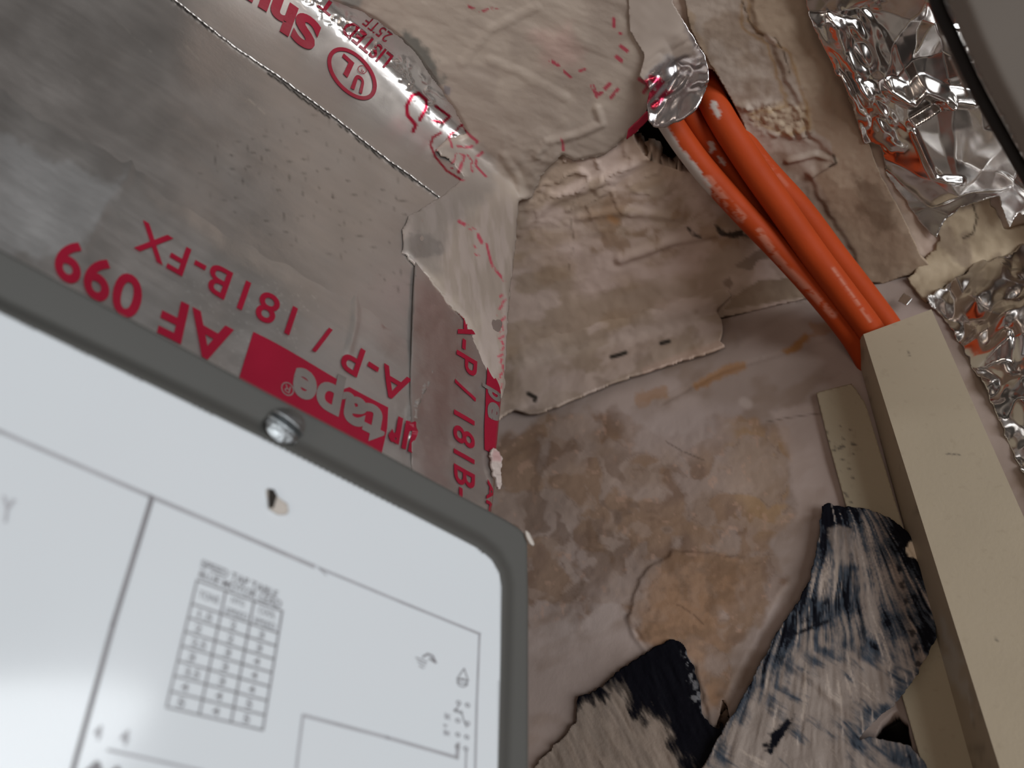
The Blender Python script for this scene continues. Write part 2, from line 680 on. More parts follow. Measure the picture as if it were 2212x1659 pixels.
def wall_h(x, y):
    h = (fbm(x, y, 90, 3, 41) - .5) * .0010
    m = pmask(x, y, STAIN, 8, 20, 45, 43)
    h += m * (fbm(x, y, 13, 4, 44) - .5) * .0004
    h += stroke(x, y, [(1358, 1335), (1372, 1375), (1400, 1410), (1420, 1440)], 5, 6) * .0008
    h += pmask(x, y, [(1360, 1330), (1380, 1250), (1450, 1190), (1620, 1210), (1700, 1260), (1600, 1450), (1540, 1580), (1500, 1440), (1400, 1400)], 5, 8, 30, 46) * .0009
    h -= stroke(x, y, [(1430, 870), (1560, 800), (1700, 760), (1830, 720)], 3, 4, .3) * .0005
    h += stroke(x, y, [(1600, 740), (1690, 690), (1760, 665), (1830, 655)], 8, 8) * .0005
    return h


def wall_c(x, y):
    u, v = rot(x, y, -30)
    base = full(A(122, 109, 102), x)
    base = mixc(base, A(136, 123, 117), sst(fbm(x, y, 150, 3, 50), .45, .7))
    base = mixc(base, A(104, 88, 76), sst(fbm(u, v * 1.8, 110, 4, 51), .55, .75) * .6)
    m = pmask(x, y, STAIN, 8, 38, 60, 52)
    wx = x + 70 * (fbm(x, y, 60, 3, 57) - .5)
    wy = y + 70 * (fbm(x, y, 60, 3, 58) - .5)
    w1 = fbm(wx, wy, 58, 4, 53, .42)
    spot = sst(w1, .46, .525)
    brown = mixc(full(A(108, 86, 68), x), A(92, 71, 56), sst(fbm(x, y, 70, 3, 54), .4, .65))
    brown = mixc(brown, A(132, 106, 76), pmask(x, y, [(1570, 900), (1690, 930), (1720, 1120), (1640, 1150), (1590, 1080)], 40, 20) * .8)
    brown = mixc(brown, A(122, 94, 72), pmask(x, y, [(1370, 1300), (1500, 1200), (1600, 1250), (1560, 1400), (1500, 1420), (1390, 1390)], 30, 20) * .7)
    c = mixc(base, brown, m * (.30 + .50 * spot))
    rim = np.exp(-((w1 - .465) / .010) ** 2)
    c = mixc(c, A(82, 62, 48), m * rim * .35)
    veil = sst(fbm(wx, wy, 34, 3, 55), .56, .64)
    c = mixc(c, A(128, 112, 102), m * veil * .45)
    c = mixc(c, A(146, 118, 102), m * sst(fbm(x, y, 15, 3, 59), .70, .78) * .4)
    dark = sst(fbm(wx, wy, 46, 3, 56), .54, .62) * pmask(x, y, [(1080, 980), (1250, 960), (1420, 1000), (1400, 1180), (1260, 1330), (1100, 1300)], 40, 30)
    c = mixc(c, A(84, 66, 54), dark * .55)
    solid = pmask(x, y, [(1400, 1270), (1440, 1210), (1560, 1190), (1620, 1230), (1560, 1330), (1530, 1440), (1560, 1520), (1530, 1540), (1500, 1420), (1400, 1400), (1370, 1350)], 18, 22, 30, 60)
    c = mixc(c, mixc(full(A(120, 94, 73), x), A(100, 78, 60), sst(fbm(x, y, 28, 4, 61), .4, .62)), solid * .75)
    c = mixc(c, A(72, 54, 42), stroke(x, y, [(1440, 1305), (1470, 1310), (1500, 1330), (1520, 1350)], 2, 3, .4) * .6)
    c = mixc(c, A(132, 118, 112), pmask(x, y, [(1150, 1350), (1250, 1385), (1350, 1340), (1372, 1380), (1400, 1420), (1330, 1470), (1250, 1520), (1150, 1659), (1100, 1500)], 14, 10) * .35)
    c = mixc(c, A(136, 124, 120), pmask(x, y, [(1330, 900), (1480, 870), (1600, 880), (1590, 960), (1480, 990), (1380, 960)], 24, 26, 40, 68) * .5)
    c = mixc(c, A(148, 136, 130), stroke(x, y, [(1606, 868), (1616, 874)], 10, 6) * .6)
    c = mixc(c, A(62, 50, 42), stroke(x, y, [(1440, 955), (1475, 975), (1520, 995)], 1.4, 1.5, .35) * .6)
    # rust runs near the raceway top and by the joint
    for P, k in (([(1690, 760), (1740, 720), (1760, 725), (1720, 760), (1700, 770)], .9), ([(1750, 700), (1800, 690), (1830, 690), (1790, 725), (1760, 730)], .5),
                 ([(1500, 830), (1560, 790), (1610, 780), (1610, 795), (1570, 815), (1505, 840)], .7), ([(1370, 850), (1440, 835), (1440, 855), (1380, 880)], .5)):
        c = mixc(c, A(122, 86, 48), pmask(x, y, P, 5, 9, 14, 62) * k)
    c = mixc(c, A(60, 50, 42), stroke(x, y, [(1560, 672), (1700, 640), (1800, 640)], 12, 6, .6) * .6)
    c = mixc(c, A(150, 136, 130), pmask(x, y, [(1665, 890), (1770, 870), (1800, 980), (1830, 1100), (1780, 1110), (1720, 1120), (1700, 980)], 8, 10) * .45)
    c = mixc(c, A(66, 56, 48), stroke(x, y, [(1655, 912), (1700, 902), (1775, 892)], 1.0, 2.2) * .7)
    rr = .6 + .2 * fbm(x, y, 30, 2, 66)
    return c, rr, 0.


WP = [(720, 888), (1560, 688), (2010, 580), (2500, 470), (2700, 2050), (560, 2050)]
wn0 = WALL.n
bq = [WALL.at(x, y, -.02) for x, y in WP[:1] + WP[3:]]
bq2 = [q - wn0 * .02 for q in bq]
back = (np.array(bq + bq2), [(0, 1, 2, 3), (7, 6, 5, 4), (0, 4, 5, 1), (1, 5, 6, 2), (2, 6, 7, 3), (3, 7, 4, 0)])
HOLE2 = [(1536, 1600), (1556, 1545), (1562, 1500), (1570, 1520), (1578, 1560), (1560, 1610)]
HOLE3 = [(1870, 1640), (1905, 1560), (1935, 1535), (1962, 1560), (1975, 1640), (1930, 1655)]
o = sheet('wall_back', WP, WALL.t, M_PLASTER, NW, 0, 4, wall_h, wall_c, None, .010, [HOLE2, HOLE3], back)
o['kind'] = 'structure'


# hanging strip of compound and paper tape over the wall/ceiling joint
JP = [(1040, 700), (1120, 680), (1300, 640), (1450, 620), (1560, 610), (1580, 640), (1548, 672), (1560, 690), (1562, 716), (1556, 735), (1568, 745), (1530, 760), (1470, 778), (1380, 806), (1300, 836),
      (1225, 868), (1170, 888), (1150, 890), (1118, 880), (1090, 900), (1040, 930)]


def joint_h(x, y):
    e = np.minimum(poly_sd(x, y, JP)[0], 0)
    low = sst(y + .28 * (x - 1100), 740, 880)
    h = .0012 + low * .0052 + (fbm(x, y, 55, 4, 70) - .5) * .002
    h += (fbm(x, y, 14, 3, 71) - .5) * .0004
    top = sst(-e, 0, 30)
    k = sst(y + .28 * (x - 1100) + 24 * (fbm(x, y, 40, 3, 72) - .5), 712, 790)
    return h * k - (1 - k) * .0022


def joint_c(x, y):
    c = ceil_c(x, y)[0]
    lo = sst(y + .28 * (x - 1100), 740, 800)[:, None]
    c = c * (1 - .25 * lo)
    c = mixc(c, A(92, 78, 66), sst(fbm(x, y, 50, 4, 74), .58, .72) * .4)
    for q in ([(1326, 770), (1342, 766), (1356, 761)], [(1432, 741), (1448, 737)], [(1150, 848), (1166, 856), (1164, 862)]):
        c = mixc(c, A(34, 30, 26, 2), stroke(x, y, q, 4.5, 2.5))
    c = mixc(c, A(146, 124, 112), stroke(x, y, [(1400, 800), (1480, 770), (1565, 742)], 9, 6) * .5)
    return c, .65, 0.


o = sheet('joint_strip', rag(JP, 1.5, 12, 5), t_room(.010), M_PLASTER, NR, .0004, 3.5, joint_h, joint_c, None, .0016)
tag(o, 'lumpy grey strip of joint compound peeling along the seam between wall and ceiling', 'joint compound')

# stained strip of drywall on the ceiling behind the cables
DP = [(1440, -200), (1735, -200), (1748, 0), (1790, 95), (1838, 190), (1868, 290), (1900, 375), (1932, 430), (1965, 500), (1985, 545), (2010, 572), (1995, 583), (1950, 590), (1905, 606), (1860, 600), (1800, 560),
      (1700, 420), (1620, 300), (1560, 190), (1530, 130), (1490, 60)]


def dry_h(x, y):
    u, v = rot(x, y, 62)
    h = .0018 + (fbm(x, y, 80, 4, 80) - .5) * .0015 + (fbm(x, y, 14, 3, 81) - .5) * .0004
    h -= pmask(x, y, [(1560, -100), (1620, 0), (1630, 60), (1665, 90), (1690, 160), (1735, 240), (1745, 290), (1800, 330), (1795, 345), (1740, 370), (1850, 560), (1800, 620), (1500, 300), (1450, -100)], 5, 9, 30, 83) * .0008
    pk = pmask(x, y, [(1600, 225), (1660, 212), (1720, 222), (1752, 262), (1745, 300), (1690, 292), (1630, 272)], 14, 12, 16, 82)
    h += pk * (np.abs(fbm(x, y, 24, 4, 84) - .5) * .006)
    h += stroke(x, y, [(1700, 345), (1760, 330), (1798, 342), (1750, 372)], 5, 5) * .0012
    return h


def dry_c(x, y):
    c = full(A(128, 112, 96), x)
    inner = pmask(x, y, [(1440, -100), (1598, -100), (1618, 40), (1640, 70), (1700, 110), (1735, 210), (1745, 270), (1790, 300), (1800, 345), (1760, 370), (1870, 600), (1700, 420), (1560, 190)], 5, 10, 30, 85)
    c = mixc(c, mixc(full(A(118, 104, 92), x), A(134, 122, 112), sst(fbm(x, y, 60, 4, 86), .42, .6)), inner)
    c = mixc(c, A(112, 84, 48), np.exp(-((poly_sd(x, y, [(1598, -100), (1618, 40), (1640, 70), (1700, 110), (1735, 210), (1745, 270), (1690, 290), (1610, 240), (1700, 225), (1660, 90), (1600, 60)])[0] + (fbm(x, y, 20, 3, 87) - .5) * 16) / 4) ** 2) * .55)
    c = mixc(c, A(142, 120, 88), pmask(x, y, [(1615, 235), (1680, 215), (1745, 225), (1742, 275), (1700, 285), (1640, 270)], 8, 14, 12, 88) * .35)
    c = mixc(c, A(96, 76, 60), pmask(x, y, [(1690, 330), (1760, 360), (1850, 400), (1960, 500), (1985, 560), (1900, 600), (1820, 560), (1740, 450)], 14, 26, 30, 89) * .55)
    c = mixc(c, A(80, 64, 50), pmask(x, y, [(1840, 370), (1905, 400), (1930, 470), (1900, 500), (1850, 450)], 10, 20, 18, 90) * .6)
    c = mixc(c, A(58, 44, 32), stroke(x, y, [(1602, 0), (1616, 40), (1632, 66), (1650, 72), (1672, 76), (1690, 105), (1702, 150)], 2, 2, .35) * .8)
    c = mixc(c, A(150, 136, 124), stroke(x, y, [(1655, 75), (1668, 84)], 7, 3))
    c = mixc(c, A(54, 42, 32), stroke(x, y, [(1798, 330), (1803, 345), (1790, 352)], 3, 3))
    return c, .68, 0.


o = sheet('drywall_strip', rag(DP, 1.2, 14, 6), CEIL.t, M_PLASTER, NC, .0006, 3.5, dry_h, dry_c, None, .0016, [smooth([(1490, 140), (1520, 120), (1550, 160), (1600, 250), (1615, 290), (1580, 300), (1530, 250)], 1)])
tag(o, 'brown stained strip of torn ceiling board beside the orange cables', 'drywall')

# pale plaster patch at the corner under the foil
PP = [(1960, 600), (2000, 560), (2030, 520), (2020, 490), (2060, 440), (2130, 420), (2170, 500), (2230, 480), (2330, 520), (2300, 640), (2180, 560), (2080, 590), (2000, 650), (1985, 640)]
o = sheet('plaster_patch', rag(PP, 4, 12, 8), t_room(.012), M_PLASTER, NR, .0012, 4, lambda x, y: (fbm(x, y, 40, 4, 91) - .5) * .002,
          lambda x, y: (mixc(mixc(full(A(140, 126, 106), x), A(118, 104, 88), sst(fbm(x, y, 40, 4, 92), .5, .7)), A(66, 56, 44), stroke(x, y, [(2095, 430), (2110, 470), (2100, 505), (2080, 515)], 2, 1.5, .25)), .7, 0.), None, .0015)
tag(o, 'pale cream plaster patch where wall meets ceiling above the raceway, right side', 'plaster')
# ================================================================== THE DUCT
EDGE = [(1116, 428), (1112, 480), (1105, 560), (1096, 620), (1089, 690), (1086, 740), (1084, 800), (1081, 860), (1076, 930), (1070, 985), (1064, 1060), (1058, 1110), (1046, 1260)]
duct = empty('air_duct', DUCT.at(600, 500, -.1))
tag(duct, 'rectangular metal air duct wrapped in printed foil tape, rising above the grey cabinet', 'duct')
FACE = [(-420, -260), (353, -260), (640, 0)] + EDGE + [(900, 1180), (500, 960), (0, 700), (-420, 500)]


def foil_c(base=(.62, .58, .55), rl=.36, seed=100, grid=True, smear=None):
    def f(x, y):
        u, v = rot(x, y, 32)
        c = full(base, x)
        n = fbm(x, y, 130, 4, seed)
        c = c * (.86 + .28 * n)[:, None]
        c = c * (.95 + .1 * fbm(u * .12, v, 9, 3, seed + 1))[:, None]
        r = rl + .16 * (fbm(x, y, 70, 3, seed + 2) - .5) + .06 * (fbm(u * .1, v, 7, 2, seed + 3) - .5)
        if smear:  # hook for seams, print and painted-in reflections
            c, r = smear(x, y, c, r)
        return c, r, np.full(len(x), .88)
    return f


def face_smear(x, y, c, r):
    # pencil-thin scored seam and the rubbed scrim grid
    for q, k in (([(370, 0), (420, 35), (460, 66)], 1.3), ([(580, 160), (608, 180), (650, 213), (710, 255)], 2.0), ([(728, 270), (756, 288)], 1.2), ([(763, 296), (800, 322), (826, 343)], 1.5), ([(845, 356), (893, 392)], 1.3)):
        m = stroke(x, y, q, k, 1.2)
        c = mixc(c, np.array([.03, .025, .02]), m)
    gz = pmask(x, y, [(420, 330), (700, 250), (900, 420), (950, 600), (860, 640), (560, 500), (430, 400)], 30, 20)
    for a, b, s in ((8, 33, 7), (82, 30, 8)):
        u, v = rot(x, y, a)
        w = np.abs(((u + 6 * fbm(x, y, 60, 2, s)) / b) % 1 - .5)
        c = mixc(c, np.array([.20, .18, .16]), gz * (1 - sst(w, 0, .045)) * sst(fbm(x, y, 26, 3, s + 1), .48, .62) * .55)
    for q in ([(250, 45), (275, 65), (325, 110)], [(405, 100), (435, 128)], [(540, 215), (570, 245)], [(150, 160), (175, 183)]):
        c = mixc(c, np.array([.8, .76, .7]), stroke(x, y, q, 1.2, 1.2, .4) * .7)
    return c, r


def base_h(x, y):
    return (fbm(x, y, 230, 2, 122) - .5) * .0026


def face_h(x, y):
    u, v = rot(x, y, 35)
    h = (fbm(u * .35, v, 80, 4, 120) - .5) * .0005 + base_h(x, y)
    return h


sheet('duct_face', FACE, DUCT.t, M_FOIL, ND, 0, 5, face_h, foil_c(smear=face_smear), duct, .0008)
e3 = [DUCT.at(x, y, -.0006) for x, y in EDGE]
ev = np.array(e3 + [p - ND * .27 for p in e3] + [p + np.array([-.003, 0, 0]) for p in e3] + [p - ND * .27 + np.array([-.003, 0, 0]) for p in e3])
ne = len(e3)
ef = []
for i in range(ne - 1):
    ef += [(i, i + 1, ne + i + 1, ne + i), (2 * ne + i + 1, 2 * ne + i, 3 * ne + i, 3 * ne + i + 1), (i, 2 * ne + i, 2 * ne + i + 1, i + 1), (ne + i + 1, 3 * ne + i + 1, 3 * ne + i, ne + i)]
rawmesh('duct_side', ev, ef, M_SHEETM, duct, False)

# lower printed tape: runs along the face above the cabinet
LT = [(-420, -120), (-100, 74), (0, 140), (150, 232), (330, 338), (470, 430), (620, 515), (760, 590), (886, 640), (905, 700), (895, 790), (950, 755), (945, 790), (925, 830), (900, 880), (905, 930), (895, 985), (900, 1060), (905, 1190),
      (500, 960), (0, 700), (-420, 500)]


def lt_h(x, y):
    u, v = rot(x, y, 30)
    h = base_h(x, y) + (fbm(u * .5, v, 45, 2, 131) - .5) * .0003
    h += stroke(x, y, [(285, 345), (272, 390), (235, 430), (180, 540)], 3, 18) * .0003
    h -= (1 - sst(y - (.63 * x + 140) + 30 * (fbm(x, y, 50, 2, 132) - .5), -30, 120)) * .0012
    h += stroke(x, y, [(770, 560), (765, 700), (750, 760)], 5, 10) * .0004
    h += stroke(x, y, [(945, 760), (925, 820), (895, 880), (890, 940)], 10, 8) * (.0004 + .0026 * np.abs(fbm(x * 2.2, y * 2.2, 16, 3, 139) - .5))
    return h


def lt_painted_sheen(x, y, c, r):
    c = mixc(c, np.array([.86, .86, .86]), pmask(x, y, [(-420, 200), (0, 290), (130, 350), (240, 400), (270, 380), (240, 440), (180, 540), (0, 560), (-420, 500)], 14, 20) * .85)  # pale reflection painted into the foil colour at lower left
    c = mixc(c, np.array([.48, .33, .31]), pmask(x, y, [(800, 620), (880, 600), (890, 720), (830, 710)], 12, 26, 16) * .7)  # pink reflection painted in as a tint
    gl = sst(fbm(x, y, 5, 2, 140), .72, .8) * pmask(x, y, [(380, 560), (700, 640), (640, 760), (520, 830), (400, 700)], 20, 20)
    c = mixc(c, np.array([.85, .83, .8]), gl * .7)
    return c, r


tape = sheet('foil_tape', rag(LT, 1.2, 20, 21), DUCT.t, M_FOIL, ND, .0006, 4, lt_h, foil_c((.64, .61, .585), .34, 133, smear=lt_painted_sheen), duct, .0003)


def tD(extra):
    return lambda x, y: DUCT.t(x, y) - 0 * x


def lt_t(x, y):
    # the same bent surface as the tape, a hair above it
    p = rays(x, y) * DUCT.t(x, y)[:, None] + ND * (.0006 + lt_h(x, y))[:, None]
    return p


def ink_on(name, items, surf, off, nvec, m, parent, dens=True):
    VV, FF, n = [], [], 0
    for V, F in items:
        V, F = subdiv(V, F, 14)
        VV.append(V)
        FF += [tuple(i + n for i in f) for f in F]
        n += len(V)
    P = np.concatenate(VV)
    W = surf(P[:, 0], P[:, 1]) + np.asarray(nvec)[None] * off
    F2 = []
    for f in FF:
        fnn = np.cross(W[f[1]] - W[f[0]], W[f[2]] - W[f[0]])
        F2.append(f if fnn @ W[f[0]] < 0 else f[::-1])
    return rawmesh(name, W, F2, m, parent, False)


def subdiv(V, F, mx):
    """split faces until edges are short, so print follows the bends"""
    V = [tuple(v) for v in V]
    T = []
    for f in F:
        for k in range(1, len(f) - 1):
            T.append((f[0], f[k], f[k + 1]))
    for _ in range(7):
        # mark long edges globally so neighbours split alike
        mid = {}
        out = []
        ch = False

        def m(a, b):
            k = (a, b) if a < b else (b, a)
            if k not in mid:
                if math.hypot(V[a][0] - V[b][0], V[a][1] - V[b][1]) > mx:
                    V.append(((V[a][0] + V[b][0]) / 2, (V[a][1] + V[b][1]) / 2))
                    mid[k] = len(V) - 1
                else:
                    mid[k] = None
            return mid[k]
        for a, b, c in T:
            p, q, r = m(a, b), m(b, c), m(c, a)
            s = [z is not None for z in (p, q, r)]
            if not any(s):
                out.append((a, b, c))
                continue
            ch = True
            if all(s):
                out += [(a, p, r), (p, b, q), (r, q, c), (p, q, r)]
            elif s == [True, False, False]:
                out += [(a, p, c), (p, b, c)]
            elif s == [False, True, False]:
                out += [(a, b, q), (a, q, c)]
            elif s == [False, False, True]:
                out += [(a, b, r), (r, b, c)]
            elif s == [True, True, False]:
                out += [(p, b, q), (a, p, q), (a, q, c)]
            elif s == [False, True, True]:
                out += [(q, c, r), (a, b, q), (a, q, r)]
            else:
                out += [(a, p, r), (p, b, c), (p, c, r)]
        T = out
        if not ch:
            break
    return np.array(V), T


TX = []
TX.append(txt('A-P / 181B-FX', (888, 822), (304, 482), (284, 540), (870, 880), .012, .72, 1.12))
TX.append(txt('AF 099', (502, 718), (128, 516), (108, 598), (484, 803), .022, .72, 1.06))
ink_on('printed_text', TX, lt_t, .00045, ND, M_INK, tape)
blk = np.array([(543, 721), (731, 825), (734, 845), (752, 838), (836, 882), (832, 930), (820, 985), (700, 925), (513, 823)])
bf = geometry.tessellate_polygon([[Vector((p[0], p[1], 0)) for p in blk]])
ink_on('printed_block', [(blk, [tuple(t) for t in bf])], lt_t, .00042, ND, M_INK, tape)
ink_on('printed_text', [txt('tape', (834, 897), (634, 797), (616, 880), (816, 988), .035, .76)], lt_t, .00062, ND, M_REVERSE, tape)
ink_on('printed_text', [txt('®', (633, 838), (606, 825), (600, 850), (627, 864), .0, .72)], lt_t, .00062, ND, M_REVERSE, tape)
ink_on('printed_text', [txt('u', (896, 928), (872, 916), (862, 973), (886, 985), .05, .53)] + [txt('r', (866, 912), (842, 900), (832, 955), (856, 967), .05, .53)], lt_t, .00062, ND, M_INK, tape)

# upright tape along the duct's corner
ET = [(897, 470), (960, 430), (1040, 400), (1112, 428)] + [(x + 1.5, y) for x, y in EDGE[1:]] + [(905, 1190), (885, 1000), (884, 860), (886, 700)]


def et_h(x, y):
    h = base_h(x, y) + (fbm(x, y * .6, 90, 3, 150) - .5) * .0004 + (fbm(x, y, 26, 3, 151) - .5) * .0004
    sd = poly_sd(x, y, EDGE + [(0, 1260), (0, 428)])[0]
    return h - sst(sd, -10, 2) * .0012


def et_sheen_seam(x, y, c, r):
    c = mixc(c, np.array([.50, .37, .34]), pmask(x, y, [(890, 600), (960, 620), (1000, 760), (960, 1060), (900, 1060)], 30, 20) * .75)  # pinkish reflection painted into the tape colour
    c = mixc(c, np.array([.26, .24, .22]), stroke(x, y, [(897, 490), (896, 560), (893, 600)], 1.2, 1.2))
    return c, r


et = sheet('foil_tape', ET, DUCT.t, M_FOIL, ND, .0013, 4, et_h, foil_c((.60, .55, .52), .34, 153, smear=et_sheen_seam), duct, .0003)


def et_t(x, y):
    return rays(x, y) * DUCT.t(x, y)[:, None] + ND * (.0013 + et_h(x, y))[:, None]


ink_on('printed_text', [txt('A-P / 181B-', (984, 672), (971, 1072), (1016, 1098), (1028, 699), .014, .72, 1.08)], et_t, .0004, ND, M_INK, et)
bl2 = np.array([(1045, 790), (1060, 815), (1080, 858), (1074, 930), (1068, 990), (1040, 975), (1043, 850)])
ink_on('printed_block', [(bl2, [(0, 1, 2, 3, 4, 5, 6)])], et_t, .0004, ND, M_INK, et)
ink_on('printed_text', [txt('e', (1050, 868), (1048, 905), (1076, 920), (1079, 885), .04, .54), txt('p', (1049, 840), (1049, 862), (1078, 880), (1078, 858), .04, .54)], et_t, .0006, ND, M_REVERSE, et)
ink_on('printed_text', [txt('AF', (1044, 1040), (1040, 1105), (1056, 1112), (1062, 1050), .02, .72)], et_t, .0004, ND, M_INK, et)

# upper printed tape: laps from the face over the filled corner onto the ceiling
tf = t_fold(.020)


def fold_w(x, y):
    return sst(CEIL.t(x, y) - DUCT.t(x, y), -.02, .02)


def nfold(x, y):
    w = fold_w(x, y)[:, None]
    n = NC[None] * (1 - w) + ND[None] * w
    return n / np.linalg.norm(n, axis=1)[:, None]


REDS = [([(892, 284), (898, 270), (881, 250), (878, 230), (890, 206), (905, 200), (922, 216), (919, 236), (907, 258)], 4.2, .0),
        ([(942, 228), (972, 250), (956, 265), (936, 260)], 3.4, 0),
        ([(952, 287), (935, 297), (929, 314), (939, 341), (962, 371), (996, 393)], 2.6, .0),
        ([(1000, 267), (973, 290), (966, 304), (969, 324)], 3, .42), ([(1000, 274), (1033, 300), (1016, 314), (983, 319)], 3.2, .38),
        ([(973, 365), (979, 341), (996, 341), (988, 374)], 3.4, .4), ([(1043, 324), (1027, 338), (1022, 361), (1043, 385)], 3.2, .38), ([(1005, 338), (1013, 351), (1014, 375)], 3, .45),
        ([(1326, 35), (1326, 52)], 4, .3), ([(1328, 62), (1342, 68)], 3, .45), ([(1341, 95), (1355, 105)], 4, .4), ([(1332, 118), (1342, 126)], 4.5, .3), ([(1218, 148), (1233, 162)], 3, .4), ([(1253, 148), (1264, 144)], 3, .3),
        ([(1280, 180), (1290, 203), (1317, 176)], 4.5, .36), ([(1320, 206), (1334, 188)], 4, .4), ([(1380, 165), (1398, 176), (1418, 154), (1390, 194)], 4, .36),
        ([(1215, 292), (1217, 318)], 3, .3), ([(1013, 8), (1040, 20), (1076, 12)], 3, .45), ([(1190, 125), (1215, 140)], 4, .6),
        ([(985, 485), (1020, 505), (1032, 530)], 4, .46), ([(1043, 534), (1055, 578), (1081, 612)], 3, .38), ([(1015, 540), (1025, 565)], 4, .6)]
for k in range(16):
    REDS.append(([(1080 - k * .3 + 4 * math.sin(k * 2.1), 640 + k * 13), (1072 + 5 * math.sin(k * 1.7), 647 + k * 13)], 2.4, .45))


UT = [(90, -260), (370, -3), (460, 64), (582, 157), (712, 252), (828, 340), (895, 390), (960, 440), (1040, 440), (1112, 430), (1080, 320), (1040, 265), (985, 180), (930, 105), (850, 50), (752, -15), (690, -70), (560, -260)]


def ut_h(x, y):
    u, v = rot(x, y, 38)
    h = base_h(x, y) * fold_w(x, y) + (fbm(u * .4, v, 90, 3, 160) - .5) * .0004
    b = stroke(x, y, [(560, -110), (690, 10), (790, 85), (870, 150), (930, 215), (985, 275)], 22, 20)
    fc = np.abs(fbm(u * .8, v, 22, 3, 161) - .5)
    h += b * (.06 - np.minimum(fc, .06)) * .018
    return h


def ut_light_print(x, y, c, r):
    b = stroke(x, y, [(560, -110), (690, 10), (790, 85), (870, 150), (930, 215), (985, 275)], 24, 10)
    c = mixc(c, np.array([.74, .72, .69]), b * .8)  # fold ridge lightened in the colour, as if catching more light
    r = r - .10 * b
    for q, w, br in REDS[:7]:
        c = mixc(c, np.array([.42, .01, .04]), stroke(x, y, q, w, 1.4, br))
    return c, r


ut = sheet('foil_tape', rag(UT, .8, 16, 22), tf, M_FOIL, nfold, .0007, 3.5, ut_h, foil_c((.60, .56, .53), .36, 163, smear=ut_light_print), duct, .0003)


def ut_t(x, y):
    return rays(x, y) * tf(x, y)[:, None] + nfold(x, y) * (.0007 + ut_h(x, y))[:, None]


UX = [txt('Shu', (694, 60), (540, -48), (520, 12), (671, 118), .045, .72),
      txt('LISTED', (850, 121), (757, 42), (733, 68), (829, 148), .02, .72, 1.05),
      txt('25TF', (849, 74), (798, 34), (781, 52), (832, 92), .0, .72, 1.05),
      txt('T', (728, 14), (700, -8), (684, 14), (712, 36), .03, .72),
      txt('U', (786, 176), (767, 161), (755, 192), (780, 205), .05, .72),
      txt('L', (763, 140), (740, 119), (726, 148), (749, 170), .05, .72),
      band(ell((759, 161), (42, 52), (-33, 24)), ell((759, 161), (36, 45), (-27, 19))),
      band(ell((781, 152), (6, 8), (-8, 5), 24), ell((781, 152), (5, 7), (-7, 4), 24)),
      txt('R', (785, 155), (779, 149), (776, 154), (782, 159), .0, .72)]
ink_on('printed_text', UX, ut_t, .0004, nrm(NC + ND), M_INK, ut)

# ================================================================== SEALANT
SL = [(690, -220), (722, 0), (770, 16), (815, 40), (862, 74), (900, 112), (945, 178), (985, 236), (1010, 285), (965, 300), (935, 330), (980, 360), (1000, 385), (965, 415), (915, 450), (880, 470), (865, 497), (866, 548), (895, 580), (918, 603), (945, 635), (965, 665),
      (990, 690), (1012, 725), (1035, 790), (1056, 835), (1080, 866), (1085, 850), (1086, 800), (1088, 740), (1092, 690), (1100, 620), (1107, 560), (1114, 480), (1118, 436), (1150, 425), (1168, 378), (1215, 330), (1240, 345), (1310, 330), (1352, 292),
      (1378, 280), (1396, 236), (1420, 180), (1440, 110), (1452, 40), (1440, -220)]


def seal_h(x, y):
    u, v = rot(x, y, 22)
    onD = sst(y + .3 * (1100 - x), 400, 480)
    u2, v2 = rot(x, y, 84)
    h = (fbm(u * .35, v, 28, 4, 170) - .5) * .0008 * (1 - onD) + (fbm(u2 * .2, v2, 16, 4, 171) - .5) * .0008 * onD
    h += (fbm(x, y, 110, 3, 172) - .5) * .0016
    lump = np.exp(-((x - 1160) ** 2 / 90 ** 2 + (y - 330) ** 2 / 70 ** 2))
    h += lump * (fbm(x, y, 26, 3, 173)) * .0018
    for q, w, a in (([(1290, 230), (1300, 262), (1250, 285), (1180, 300), (1160, 330)], 7, .0010), ([(1350, 290), (1352, 320), (1335, 345)], 4, .0010), ([(1000, 130), (1060, 60), (1160, 10)], 9, .0004),
                    ([(1060, 125), (1120, 150), (1220, 205)], 9, .0004), ([(1090, 330), (1120, 380), (1130, 420)], 8, .0008)):
        h += stroke(x, y, q, w, 7) * a
    sd = poly_sd(x, y, SL)[0]
    return h - sst(sd, -9, 0) * .0009


